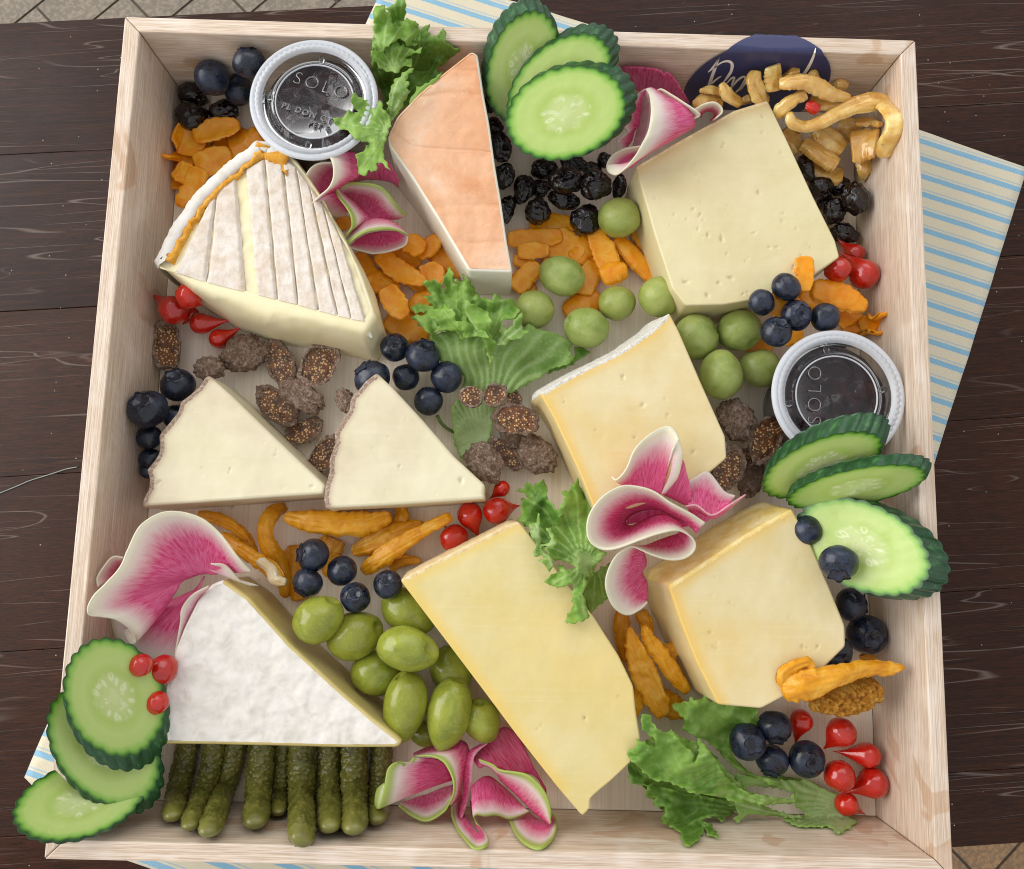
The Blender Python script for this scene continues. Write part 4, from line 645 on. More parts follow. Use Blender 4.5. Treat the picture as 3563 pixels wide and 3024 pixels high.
def piece(name, cat, noun, where, grp, mat, fr, pts, hw, th, look='', **kw):
    V, Fc, c = strip(fr, pts, hw, th, **kw); loc = (c[0], c[1], float(V[:, 2].min())); o = link(name, mesh(name, V, Fc, mat, True, None, loc), None, loc); reg(o, cat, noun, where, src(fr, *pts[0][:2])[0], grp, look); return o
def apr(fr, x0, y0, x1, y1, hw, z, where, th=1.3):
    mx, my = (x0 + x1) / 2 + random.uniform(-.08, .08) * (y1 - y0), (y0 + y1) / 2 + random.uniform(-.08, .08) * (x1 - x0)
    piece('apricot_sliver', 'apricot', 'orange dried apricot piece', where, 'dried apricot pieces', MT['apricot'], fr, [(x0 - (x1 - x0) * .1, y0 - (y1 - y0) * .1, z + random.uniform(0, 2.5)), (mx, my, z + 1), (x1 + (x1 - x0) * .1, y1 + (y1 - y0) * .1, z + random.uniform(-.5, 2.5))], [hw * random.uniform(.75, 1.15), hw * random.uniform(1.1, 1.4), hw * random.uniform(.6, 1.1)], th, n=44, m=19, edge=9., wr=.16, fa=.08, fb=.10, ragged=.16, curl=random.uniform(-.30, .30), blunt=random.uniform(.3, .55))
a1 = 'beside the brie in the top left'
for a in [('c1', 1060, 800, 1200, 905, 75, 6), ('c1', 1190, 820, 1425, 760, 62, 10), ('c1', 1400, 900, 1560, 820, 90, 4), ('c1', 1010, 945, 1180, 965, 42, 4), ('c1', 1190, 1000, 1380, 940, 72, 7), ('c1', 1065, 1020, 1160, 1075, 55, 9), ('c1', 1200, 1030, 1085, 1225, 58, 10), ('c1', 1320, 1020, 1440, 900, 60, 3)]: apr(*a, a1)
a2 = 'between the brie and the orange wedge'
for a in [('c2', 410, 1450, 512, 1490, 52, 14), ('c2', 590, 1440, 490, 1545, 46, 10), ('c2', 250, 1540, 500, 1690, 58, 10), ('c2', 330, 1520, 480, 1570, 46, 4), ('c2', 545, 1700, 600, 1600, 62, 10), ('c2', 110, 1550, 240, 1740, 58, 6), ('c2', 560, 1510, 740, 1640, 56, 4), ('c5', 180, -60, 330, 30, 60, 6), ('c5', 290, 10, 390, 170, 52, 12), ('c5', 430, 120, 560, 50, 46, 6), ('c5', 300, 200, 520, 290, 70, 3), ('c2', 50, 1370, 10, 1310, 40, 3), ('c1', 1750, 1010, 1850, 1070, 40, 6)]: apr(*a, a2)
a3 = 'under the olives beside the orange wedge'
for a in [('c2', 1170, 1370, 1400, 1350, 62, 3), ('c2', 1040, 1440, 1320, 1425, 48, 5), ('c2', 1300, 1420, 1430, 1560, 82, 4), ('c2', 1090, 1520, 1250, 1510, 44, 7), ('c2', 1420, 1560, 1530, 1440, 60, 4), ('c2', 1545, 1410, 1640, 1660, 62, 9), ('c2', 1590, 1670, 1725, 1630, 58, 11), ('c2', 1690, 1450, 1890, 1680, 46, 6), ('c2', 1790, 1400, 1890, 1530, 40, 3), ('c2', 1190, 1600, 1070, 1740, 56, 5), ('c2', 1060, 1560, 1170, 1580, 42, 3), ('c2', 1540, 1600, 1470, 1760, 60, 3), ('c5', 1380, 160, 1560, 60, 70, 2)]: apr(*a, a3)
for a in [('c2', 180, 1480, 330, 1500, 44, 2), ('c2', 640, 1500, 700, 1590, 50, 1), ('c2', 420, 1660, 560, 1760, 60, 1), ('c5', 90, -20, 210, 120, 54, 2), ('c5', 380, 220, 500, 150, 50, 1), ('c2', 300, 1640, 180, 1760, 50, 1)]: apr(*a, a2)
for a in [('c2', 1060, 1660, 1160, 1770, 50, 1), ('c2', 1240, 1560, 1370, 1590, 54, 1), ('c2', 1640, 1540, 1740, 1600, 44, 1), ('c2', 1400, 1640, 1560, 1560, 44, 1)]: apr(*a, a3)
for a in [('c1', 1120, 900, 1260, 860, 50, 1), ('c1', 1300, 880, 1460, 940, 56, 1), ('c1', 1110, 1120, 1200, 1060, 48, 1), ('c1', 1060, 1130, 1080, 1000, 40, 1)]: apr(*a, a1)
a4 = 'beside the right cup at the slab corner'
apr('c3', 752, 1562, 758, 1745, 50, 42, a4, 1.4); apr('c6', 820, 15, 1105, 115, 66, 26, a4, 2.)
for a in [('c6', 560, 140, 700, 60, 60, 38), ('c6', 1105, 235, 1220, 165, 46, 12), ('c6', 960, 200, 1080, 150, 50, 14), ('c6', 985, 245, 1110, 240, 34, 10), ('c6', 1060, 285, 1190, 275, 40, 6), ('c6', 420, 330, 540, 390, 60, 10), ('c6', 750, 30, 860, 110, 60, 24), ('c6', 640, 320, 740, 280, 40, 20)]: apr(*a, a4)
def mango(fr, pts, hw, th, where, mat='mango', **kw):
    a = dict(wr=.7, fa=.07, fb=.36, ragged=.20, curl=-.22, edge=8., m=21); a.update(kw); return piece('fruit_strip', 'dried fruit', 'amber dried fruit strip', where, 'dried fruit strips', MT[mat], fr, pts, hw, th, **a)
m1 = 'below the two ivory triangles'
mango('z11', [(20, 150, 10), (150, 180, 12), (280, 240, 12), (380, 330, 10), (450, 450, 8)], [40, 48, 46, 44, 34], 1.6, m1, curl=-.3); mango('z11', [(190, 310, 14), (320, 400, 18), (440, 480, 20), (560, 560, 22), (650, 650, 24)], [50, 55, 52, 60, 40], 2.5, m1)
mango('z11', [(680, 90, 4), (570, 150, 14), (520, 270, 18), (560, 420, 16), (640, 560, 10), (680, 780, 4)], [40, 62, 58, 70, 62, 36], 2., m1, curl=-.4); mango('z11', [(680, 170, 14), (850, 200, 18), (1100, 220, 18), (1300, 215, 16), (1480, 165, 14)], [36, 84, 96, 88, 46], 4., m1)
mango('z11', [(1260, 590, 10), (1400, 480, 14), (1600, 340, 16), (1780, 240, 18), (1930, 165, 20)], [46, 76, 62, 48, 40], 2.4, m1); mango('z11', [(1180, 440, 6), (1320, 370, 9), (1500, 290, 9), (1720, 220, 8)], [40, 80, 86, 34], 2.2, m1); mango('z11', [(1470, 560, 4), (1560, 500, 6), (1700, 500, 4)], [30, 44, 22], 2., m1)
mango('z11', [(1540, 110, 6), (1560, 170, 8), (1520, 240, 6)], [50, 55, 40], 2., m1); mango('z11', [(760, 380, 3), (760, 600, 3), (800, 800, 3)], [90, 90, 70], 2., m1); mango('z11', [(1050, 330, 3), (1000, 450, 3), (1060, 640, 3)], [90, 100, 60], 2., m1)
o = mango('z11', [(470, 490, 25), (560, 560, 26), (600, 640, 27), (690, 660, 26)], [30, 44, 40, 30], 2., m1, 'crumbly', n=50)
m2 = 'between the two bottom wedges'
mango('c8', [(1700, 190, 6), (1710, 330, 8), (1740, 500, 6)], [40, 52, 40], 2., m2); mango('c8', [(1745, 290, 22), (1790, 450, 20), (1850, 600, 16), (1960, 830, 12)], [20, 66, 84, 60], 2.4, m2, curl=.15); mango('c8', [(1835, 285, 24), (1880, 380, 22), (1970, 500, 20), (2100, 690, 14)], [24, 46, 56, 36], 2.2, m2)
mango('c8', [(1900, 470, 14), (1990, 440, 15), (2065, 395, 14)], [70, 56, 22], 2., m2); mango('c8', [(1830, 640, 14), (1790, 760, 12), (1740, 905, 8)], [40, 42, 12], 2., m2); mango('c8', [(1810, 200, 6), (1850, 260, 6), (1870, 330, 6)], [40, 46, 30], 2., m2); mango('c8', [(1900, 700, 10), (1990, 760, 9), (2090, 800, 8)], [60, 80, 50], 2., m2)
m3 = 'beside the waxy yellow wedge at bottom right'
mango('c9', [(620, 640, 46), (640, 560, 49), (760, 500, 50), (800, 530, 49)], [36, 40, 30, 26], 2., m3); mango('c9', [(615, 670, 47), (760, 640, 50), (950, 590, 50), (1130, 540, 46), (1260, 540, 44), (1355, 530, 44)], [80, 96, 66, 50, 44, 14], 2.4, m3, curl=-.35)
mango('c9', [(780, 740, 34), (930, 740, 36), (1080, 710, 36), (1200, 640, 36)], [56, 86, 104, 66], 5., m3, 'fuzzy', wr=2.4, fa=.5, fb=.5, curl=-.5, n=90, m=25); mango('c9', [(1090, 480, 8), (1140, 470, 10), (1165, 480, 8)], [20, 26, 14], 2., m3)
# pickled fennel and onion
def fen(pts, hw, th, look='', **kw):
    a = dict(wr=.5, fa=.06, fb=.30, ragged=.14, curl=-.20, blunt=.6, n=64, m=17); a.update(kw); hw = [h * 1.25 for h in hw]; th = th * .55; piece('fennel_strip', 'pickle', 'glossy pickled fennel strip', 'in the top right corner', 'pickled fennel strips', MT['fennel'], 'z10', pts, hw, th, look, **a)
fen([(1010, 700, 40), (1030, 790, 38), (1160, 830, 36), (1330, 770, 38), (1500, 680, 40), (1700, 610, 42), (1850, 620, 42), (1960, 740, 38), (1960, 880, 32), (1900, 1010, 26), (1860, 1120, 22)], [30, 46, 46, 52, 62, 74, 84, 76, 80, 84, 60], 3.)
fen([(910, 450, 46), (1000, 430, 48), (1150, 430, 48), (1280, 480, 46), (1400, 540, 44), (1560, 580, 40)], [46, 56, 66, 70, 56, 24], 3.2); fen([(1160, 530, 44), (1040, 590, 42), (930, 680, 38), (880, 740, 34)], [50, 46, 56, 40], 2.6); fen([(1190, 580, 38), (1330, 620, 38), (1480, 620, 38)], [40, 56, 40], 3.)
fen([(1560, 1020, 28), (1680, 1000, 30), (1800, 980, 30)], [118, 122, 120], 4., curl=-.05, blunt=.85); fen([(1250, 860, 20), (1360, 930, 22), (1500, 1040, 20)], [70, 90, 66], 4., blunt=.8); fen([(1130, 980, 18), (1270, 1080, 20), (1430, 1190, 18)], [56, 70, 66], 5., blunt=.85)
fen([(700, 330, 40), (690, 430, 42), (740, 540, 38), (800, 600, 32)], [46, 60, 76, 60], 3.); fen([(860, 280, 44), (860, 390, 42), (860, 520, 38)], [64, 72, 60], 3.); fen([(385, 440, 42), (450, 540, 40), (560, 620, 34)], [24, 56, 46], 2.6); fen([(190, 510, 36), (300, 500, 36), (420, 530, 34)], [14, 34, 30], 2.4)
fen([(130, 640, 30), (250, 590, 32), (400, 600, 30)], [26, 60, 56], 3.); fen([(1130, 1120, 10), (1300, 1240, 12), (1490, 1290, 12)], [50, 90, 70], 4.); fen([(1700, 1130, 12), (1690, 1230, 10), (1660, 1310, 6)], [86, 60, 16], 3.); fen([(960, 850, 16), (1050, 960, 14), (1100, 1060, 12)], [50, 70, 50], 3.)
fen([(1440, 820, 16), (1560, 850, 18), (1600, 960, 16)], [80, 80, 60], 4.); fen([(1600, 790, 30), (1740, 790, 32), (1830, 820, 30)], [30, 44, 30], 2.5); fen([(930, 390, 34), (1020, 340, 36), (1100, 330, 34)], [24, 32, 20], 2.); fen([(1180, 380, 30), (1230, 350, 32), (1255, 390, 30)], [24, 36, 24], 2.5); fen([(1400, 480, 24), (1460, 450, 25), (1520, 470, 22)], [26, 44, 28], 3.); fen([(620, 560, 30), (640, 620, 30)], [50, 60], 3.)
piece('pepper_shred', 'pepper', 'red pepper shred', 'tucked among the pickled fennel strips', None, MT['red_bit'], 'z10', [(1160, 640, 40), (1210, 660, 41), (1260, 690, 40)], [40, 52, 40], 2.5)
# ================================================================== cucumber slices
def cuke(fr, cx, cy, a, b, rot, z0, gx, gy, ex, ey, ez, where, nsc=24, sc=.05):
    """face ellipse as seen; gx, gy = rise of the face towards picture right / up (mm per mm); back face shifted by ex, ey px and ez mm"""
    mp = mmpx(fr, cx, cy, z0); NA, NR = 156, 16; sd = random.uniform(0, 50); an = math.radians(rot); V = []; r_ = []; dc = []; pc = [(0, 0, 0)]
    def pt(r, t, k):
        w = 1 + sc * (abs(math.sin(nsc * t / 2 + sd)) - .5) * r ** 6 + .02 * math.sin(2 * t + sd); x = a * r * w * math.cos(t); y = b * r * w * math.sin(t); px = x * math.cos(an) - y * math.sin(an); py = x * math.sin(an) + y * math.cos(an)
        z = z0 + gx * px * mp - gy * py * mp
        if k: return P(fr, cx + px * 1.0 + ex, cy + py * 1.0 + ey, z - ez)
        return P(fr, cx + px, cy + py, z)
    V.append(pt(0, 0, 0)); r_.append(0); dc.append((0, 0, 0))
    for j in range(1, NR + 1):
        r = (j / NR) ** .8
        for i in range(NA): t = 2 * math.pi * i / NA; q = pt(r, t, 0); V.append(q); r_.append(r); dc.append((r * math.cos(t), r * math.sin(t), sd)); pc.append((i / NA * 15, r * 4.2, sd))
    Fc = [(0, 1 + (i + 1) % NA, 1 + i) for i in range(NA)]
    for j in range(NR - 1):
        for i in range(NA): p0 = 1 + j * NA; p1 = p0 + NA; k = (i + 1) % NA; Fc.append((p0 + i, p0 + k, p1 + k, p1 + i))
    c = V[0]; loc = (c[0], c[1], c[2] - 6); o = empty('cucumber_slice', loc); V = np.array(V); nf = np.array(V); V[:, 2] += np.array([.35 * nz((p[0], p[1], 0), .12, sd) * (1 - r ** 8) for p, r in zip(V, r_)])
    link('flesh', mesh('flesh', V, Fc, MT['cuke_flesh'], True, {'r': r_, 'dc': np.array(dc), 'pc': np.array(pc)}, loc), o)
    S = []; s_ = []; t_ = []; L = 7
    for j in range(L):
        for i in range(NA):
            t = 2 * math.pi * i / NA; A, B = pt(1, t, 0), pt(1, t, 1); k = j / (L - 1); q = A + (B - A) * k; bul = math.sin(math.pi * k) * .5; d = q - (c + (V[0] * 0)); d[2] = 0; q = q + d / (np.linalg.norm(d) + 1e-9) * bul; S.append(q); s_.append(i / NA); t_.append(k)
    SF = [(j * NA + i, (j + 1) * NA + i, (j + 1) * NA + (i + 1) % NA, j * NA + (i + 1) % NA) for j in range(L - 1) for i in range(NA)] + [tuple((L - 1) * NA + i for i in range(NA))]
    link('skin', mesh('skin', S, SF, MT['cuke_skin'], True, {'s': s_, 't': t_}, loc), o); reg(o, 'cucumber', 'fluted cucumber slice', where, src(fr, cx, cy)[0], 'cucumber slices')
k1 = 'in the fan standing against the top tray wall'; k2 = 'in the fan leaning over the right tray wall'; k3 = 'in the fan over the bottom left tray corner'
cuke('c2', 1112, 402, 350, 208, -76, 54, .0, .85, -28, -72, 4, k1); cuke('c2', 1325, 492, 372, 215, -42, 58, .1, .5, 52, -58, 4, k1); cuke('c2', 1366, 680, 376, 268, -20, 58, .15, .35, 66, -36, 5, k1)
cuke('c6', 862, 1070, 384, 152, -21, 60, .25, 1.3, 45, -112, 3, k2); cuke('c6', 1072, 1205, 434, 108, -11, 62, .2, 1.6, 22, -66, 3, k2); cuke('c6', 1108, 1562, 420, 262, 26, 57, .55, .05, 118, 22, 6, k2)
cuke('c7', 478, 1335, 402, 225, -17, 58, -.5, -.55, 10, 14, 4, k3); cuke('c7', 622, 1010, 400, 288, 52, 54, -.62, .0, 26, 50, 4, k3); cuke('c7', 690, 715, 368, 296, 62, 60, -.8, .05, 24, 84, 4, k3)
# ================================================================== radish slices: thin discs, pinched and folded
def petals(label, mat, fr, patches, th=.75, group='folded radish slices'):
    AV, AF, AR, AS = [], [], [], []; 
    for (inner, rim, r0, r1, sag) in patches:
        n = max(len(inner), len(rim)) * 9; nr = 14; A = catmull([P(fr, p[0], p[1], liftz(fr, *p, 1.5)) for p in inner], n); B = catmull([P(fr, p[0], p[1], liftz(fr, *p, 1.5)) for p in rim], n); V = []; R = []; S = []; sd = random.uniform(0, 90)
        for j in range(nr):
            t = j / (nr - 1)
            for i in range(n): q = A[i] + (B[i] - A[i]) * t; q = q + np.array([0, 0, sag * 4 * t * (1 - t) + .5 * nz((q[0], q[1], q[2]), .08, sd)]); V.append(q); R.append(r0 + (r1 - r0) * t); S.append(i / n * len(rim) / 9)
        Fc = [(j * n + i, j * n + i + 1, (j + 1) * n + i + 1, (j + 1) * n + i) for j in range(nr - 1) for i in range(n - 1)]; V, Fc, at = solidify(V, Fc, th, {'r': np.array(R), 's': np.array(S)}); b = len(AV); AV += list(V); AF += [tuple(k + b for k in f) for f in Fc]; AR += list(at['r']); AS += list(at['s'])
    AV = np.array(AV); c = AV.mean(0); loc = (c[0], c[1], float(AV[:, 2].min())); o = link('radish_slice', mesh('radish_slice', AV, AF, MT[mat], True, {'r': AR, 's': AS}, loc), None, loc); tag(o, label, 'radish', group); return o
# left flower
rimA = [(1620, 735, 40), (1500, 600, 44), (1330, 380, 46), (1150, 230, 48), (930, 165, 50), (740, 185, 53), (560, 310, 57), (450, 530, 60), (370, 700, 62), (240, 850, 64), (130, 965, 65), (70, 1075, 65), (85, 1150, 63), (200, 1165, 60), (330, 1190, 57), (450, 1265, 52), (515, 1345, 48), (520, 1412, 44), (470, 1415, 40), (405, 1310, 38)]
petals('large pink radish slice folded like a petal over the left tray wall', 'radish_white', 'z7', [([(1250, 760, 34), (1200, 760, 32), (1120, 770, 32), (1050, 790, 32), (980, 820, 33), (940, 860, 35), (930, 900, 34)], rimA, .0, 1., -4.)])
petals('pale pink radish slice tucked under the big petal by the white wedge', 'radish_white', 'z7', [([(1180, 780, 30), (1100, 900, 26), (1000, 950, 24), (950, 1000, 22)], [(880, 1620, 26), (690, 1600, 28), (480, 1520, 30), (345, 1380, 32), (290, 1200, 34), (270, 1100, 34)], .1, 1., 2.), ([(1230, 880, 40), (1120, 1000, 36), (1000, 1250, 34), (930, 1500, 32)], [(1220, 870, 44), (1060, 960, 42), (960, 1090, 40), (950, 1240, 38), (900, 1540, 34)], .7, 1., 1.),
    ([(400, 640, 40), (330, 720, 40), (300, 800, 40)], [(410, 600, 46), (310, 592, 48), (225, 680, 50), (155, 800, 50), (165, 880, 48)], .6, 1., 1.), ([(1230, 720, 36), (1300, 720, 34), (1400, 700, 32)], [(1700, 870, 30), (1560, 850, 32), (1390, 680, 38), (1240, 660, 40)], .7, 1., 1.)])
# by the left cup
petals('pink radish curl with white edge under the small lettuce leaf', 'radish_white', 'z5', [([(1000, 215, 42), (1030, 340, 44), (1045, 480, 44), (1035, 560, 42), (880, 655, 40), (700, 770, 38), (480, 930, 36)], [(490, 232, 50), (590, 252, 54), (650, 345, 56), (672, 470, 56), (663, 610, 55), (605, 735, 53), (490, 840, 50), (368, 950, 46)], .45, 1.02, 1.5),
    ([(720, 400, 30), (700, 560, 26), (650, 720, 26), (560, 800, 28)], [(660, 362, 44), (480, 368, 44), (355, 432, 43), (278, 535, 42), (255, 655, 40), (305, 770, 38), (435, 872, 38)], .25, 1., -2.), ([(690, 790, 40), (780, 880, 36), (840, 960, 32), (880, 1080, 28)], [(375, 990, 42), (430, 1060, 38), (560, 1130, 32), (720, 1155, 28), (880, 1130, 24)], .5, 1., 2.)])
petals('rose pink radish slice between the curl and the orange wedge', 'radish_white', 'z5', [([(950, 640, 26), (1200, 600, 26), (1500, 640, 24), (1620, 720, 22)], [(1150, 480, 36), (1220, 450, 38), (1350, 380, 40), (1450, 330, 38), (1560, 480, 34), (1640, 640, 30)], .1, .5, 2.)])
petals('green edged radish slice folded in a trumpet beside the brie', 'radish_green', 'z5', [([(800, 830, 22), (900, 900, 20), (1000, 960, 18), (1100, 1050, 18), (1200, 1160, 20), (1300, 1190, 20), (1450, 1190, 18)], [(760, 730, 36), (890, 655, 40), (1050, 655, 42), (1300, 690, 42), (1430, 765, 40), (1560, 930, 36), (1680, 1070, 30), (1760, 1108, 26)], .1, 1., -3.),
    ([(755, 745, 36), (870, 850, 32), (1000, 955, 30), (1125, 1085, 30), (1195, 1160, 30), (1150, 1215, 30), (1000, 1300, 28)], [(700, 775, 42), (760, 885, 44), (850, 1000, 44), (920, 1120, 44), (945, 1235, 43), (925, 1345, 40), (775, 1515, 34)], .55, 1.05, 1.), ([(1000, 1300, 30), (1190, 1190, 34), (1400, 1188, 34), (1560, 1238, 32), (1680, 1335, 30), (1758, 1415, 28)], [(790, 1600, 34), (900, 1540, 38), (1020, 1440, 42), (1200, 1362, 42), (1440, 1332, 40), (1620, 1360, 36), (1762, 1425, 30)], .62, 1.03, .5),
    ([(1000, 1500, 20), (1150, 1420, 16), (1300, 1380, 16), (1450, 1370, 16), (1600, 1370, 18)], [(880, 1590, 30), (1000, 1625, 28), (1140, 1665, 27), (1270, 1690, 26), (1500, 1655, 26), (1720, 1570, 26), (1760, 1430, 28)], .2, .9, -1.)])
# centre flower
petals('large scrolled pink radish slice between the two golden wedges', 'radish_white', 'z6', [([(1010, 990, 50), (930, 910, 46), (820, 850, 42), (720, 800, 38), (650, 790, 36), (560, 800, 34), (480, 830, 33), (430, 870, 32), (420, 910, 32), (470, 930, 33), (560, 890, 36), (650, 850, 40), (740, 840, 44), (830, 880, 48), (880, 930, 48), (860, 990, 42), (780, 1020, 40), (700, 1050, 40), (600, 1090, 40), (560, 1110, 40), (590, 1200, 38), (590, 1260, 36), (560, 1310, 34), (600, 1400, 32), (605, 1480, 32), (600, 1540, 32)],
    [(1080, 905, 56), (970, 832, 58), (800, 742, 60), (650, 642, 62), (500, 600, 63), (380, 603, 64), (240, 680, 65), (140, 800, 65), (102, 920, 65), (122, 1050, 64), (220, 1120, 64), (350, 1115, 65), (550, 1042, 65), (700, 992, 64), (850, 966, 62), (950, 1010, 58), (1000, 1080, 56), (980, 1150, 55), (900, 1202, 55), (780, 1210, 56), (640, 1170, 57), (500, 1108, 57), (440, 1110, 56), (340, 1182, 54), (270, 1320, 52), (258, 1450, 50), (320, 1600, 46), (430, 1670, 42), (540, 1622, 40), (602, 1562, 38)], .28, 1.02, -1.), ([(960, 930, 46), (820, 850, 41), (720, 800, 37), (560, 795, 33), (430, 865, 31)], [(900, 935, 47), (820, 880, 45), (700, 845, 40), (560, 892, 35), (425, 915, 31)], .2, .3, -1.)])
petals('upright pink radish petal lying on the grey rind wedge', 'radish_white', 'z6', [([(410, 605, 48), (480, 615, 47), (560, 625, 46), (650, 645, 46), (705, 668, 46), (720, 660, 46)], [(306, 520, 50), (345, 545, 54), (425, 460, 58), (500, 292, 60), (620, 172, 60), (750, 102, 60), (820, 125, 61), (858, 200, 62), (845, 240, 62), (815, 290, 62)], .25, 1.03, -2.), ([(715, 668, 48), (790, 500, 54), (815, 350, 58), (812, 280, 61)], [(745, 660, 48), (850, 530, 53), (885, 400, 57), (890, 310, 60), (858, 200, 62)], .8, 1.05, .5), ([(730, 668, 46), (800, 700, 44), (880, 740, 42), (930, 760, 42)], [(850, 440, 52), (895, 380, 52), (930, 500, 50), (955, 600, 48), (960, 700, 46)], .4, .65, 1.)])
petals('dusky pink radish slice folded beside the dried figs', 'radish_white', 'z6', [([(940, 780, 46), (1010, 790, 46), (1130, 850, 46), (1280, 770, 46)], [(950, 560, 46), (1010, 520, 46), (1110, 482, 46), (1240, 640, 44), (1330, 680, 44)], .2, .92, -2.), ([(960, 800, 48), (1060, 830, 48), (1140, 870, 48), (1220, 840, 48)], [(920, 765, 52), (1010, 758, 53), (1140, 838, 54), (1290, 752, 54), (1420, 668, 52)], .5, .75, 0.), ([(940, 800, 47), (1000, 850, 46), (1080, 900, 46)], [(960, 760, 50), (1050, 840, 49), (1140, 860, 49)], .3, .5, 0.)])
# bottom flower
petals('pink radish slice with green edge folded beside the cornichons', 'radish_green', 'z8', [([(905, 775, 16), (880, 700, 18), (830, 620, 20), (740, 562, 24)], [(112, 1082, 42), (140, 1000, 43), (170, 880, 43), (190, 760, 42), (210, 670, 41), (260, 610, 40), (330, 592, 38), (390, 640, 34), (430, 605, 33), (490, 540, 32)], .15, 1.03, -1.5), ([(130, 1080, 40), (160, 960, 41), (180, 820, 41)], [(95, 1080, 36), (76, 1010, 34), (100, 880, 34), (175, 808, 38)], .9, 1.03, .5),
    ([(480, 500, 14), (650, 430, 14), (980, 360, 16), (1075, 460, 16), (1050, 640, 16), (1010, 800, 16), (985, 920, 16), (905, 1050, 18)], [(530, 522, 30), (690, 526, 34), (800, 585, 36), (872, 690, 38), (912, 800, 39), (908, 920, 38), (870, 1012, 36)], .35, 1.04, 2.), ([(905, 830, 8), (780, 870, 6), (640, 930, 6), (560, 950, 8), (380, 1020, 12)], [(880, 1005, 32), (805, 1120, 30), (640, 1216, 28), (480, 1170, 26), (325, 1050, 24)], .2, 1.03, -2.)])
petals('pink radish slice with pale frilled fold under the bottom yellow wedge', 'radish_green', 'z8', [([(1000, 930, 10), (1010, 1080, 9), (1050, 1180, 8), (1100, 1260, 8), (1140, 1320, 8), (1170, 1350, 9), (1180, 1320, 10), (1150, 1260, 12), (1110, 1130, 14), (1090, 1000, 14)], [(886, 1060, 28), (902, 1190, 26), (962, 1330, 25), (1062, 1450, 24), (1150, 1516, 24), (1250, 1490, 25), (1286, 1428, 27), (1230, 1330, 29), (1160, 1240, 31), (1128, 1172, 32)], .25, 1.04, -1.),
    ([(1095, 860, 28), (1170, 780, 24), (1250, 740, 20), (1330, 760, 18), (1450, 860, 16), (1560, 960, 16)], [(1120, 1180, 33), (1160, 1150, 34), (1250, 1165, 33), (1370, 1155, 30), (1500, 1198, 27), (1620, 1165, 25), (1725, 1112, 24)], .2, 1.0, 3.), ([(1210, 610, 22), (1300, 645, 22), (1370, 705, 23), (1430, 790, 24), (1550, 900, 25), (1660, 1010, 26), (1760, 1110, 27), (1850, 1190, 28), (1930, 1238, 30)], [(1180, 550, 26), (1330, 612, 32), (1400, 668, 36), (1560, 690, 39), (1700, 722, 41), (1830, 832, 42), (1920, 980, 42), (1950, 1130, 40), (1945, 1225, 36)], .5, 1.04, 1.5),
    ([(1720, 1115, 10), (1740, 1150, 8), (1800, 1190, 8), (1850, 1215, 8), (1900, 1235, 10), (1930, 1235, 12), (1945, 1225, 16)], [(1505, 1215, 22), (1560, 1345, 21), (1660, 1455, 21), (1790, 1514, 22), (1885, 1490, 25), (1975, 1400, 28), (2015, 1230, 31), (1965, 1120, 33)], .35, 1.04, -1.), ([(1120, 560, 16), (1180, 480, 14), (1300, 350, 12), (1420, 220, 10), (1540, 250, 10), (1640, 380, 10)], [(1190, 650, 20), (1300, 620, 18), (1560, 700, 14), (1750, 720, 12), (1880, 850, 12), (1900, 940, 12)], .05, .55, 2.), ([(1200, 400, 18), (1080, 480, 20), (1030, 650, 22), (1015, 900, 22), (960, 1180, 18)], [(1280, 380, 20), (1150, 490, 22), (1110, 640, 24), (1090, 900, 24), (1000, 1190, 20)], .3, .8, 1.)])
# top right flower
petals('bright pink radish fold resting on the top right pale slab', 'radish_white', 'z9', [([(860, 412, 50), (1000, 490, 52), (1250, 610, 54), (1370, 750, 54), (1415, 880, 52), (1400, 930, 50), (1230, 1040, 49), (1050, 1145, 48), (900, 1220, 48), (760, 1305, 48), (620, 1410, 46), (480, 1530, 44)], [(700, 380, 58), (752, 470, 61), (776, 640, 62), (765, 820, 62), (730, 1000, 61), (650, 1170, 60), (545, 1360, 57), (400, 1530, 53), (300, 1612, 49), (232, 1632, 46), (160, 1580, 44), (132, 1490, 43)], .38, 1.03, 2.),
    ([(420, 1540, 36), (440, 1450, 34), (500, 1380, 34), (600, 1290, 36)], [(250, 1630, 46), (160, 1580, 44), (133, 1490, 43), (190, 1372, 43), (300, 1290, 44), (440, 1240, 46), (625, 1212, 48)], .3, 1.03, -2.), ([(720, 400, 57), (650, 520, 52), (630, 650, 48), (612, 800, 45), (600, 900, 42), (530, 1000, 40), (500, 1120, 38), (420, 1230, 36)], [(690, 385, 57), (610, 435, 54), (535, 545, 52), (458, 642, 50), (418, 745, 48), (384, 900, 46), (432, 1010, 44), (330, 1090, 43), (284, 1140, 42), (370, 1242, 38)], .45, .9, 1.), ([(640, 480, 44), (625, 750, 38), (570, 1000, 34), (520, 1210, 32)], [(722, 420, 52), (768, 640, 50), (725, 1000, 46), (640, 1200, 42)], .72, .8, -1.),
    ([(900, 432, 48), (1010, 530, 48), (1150, 630, 48), (1300, 690, 49), (1370, 745, 50), (1390, 800, 50)], [(855, 402, 52), (940, 380, 54), (1100, 470, 56), (1300, 602, 57), (1450, 702, 56), (1492, 762, 54), (1400, 805, 52)], .5, 1.0, -1.5)])
petals('small rolled radish slice behind the rind of the pale slab', 'radish_white', 'z9', [([(1500, 800, 34), (1530, 740, 32), (1600, 700, 32), (1680, 720, 32), (1700, 780, 34), (1640, 840, 36)], [(1420, 672, 48), (1550, 602, 50), (1700, 574, 51), (1800, 640, 50), (1814, 722, 49), (1730, 800, 48)], .3, 1.03, -1.)])
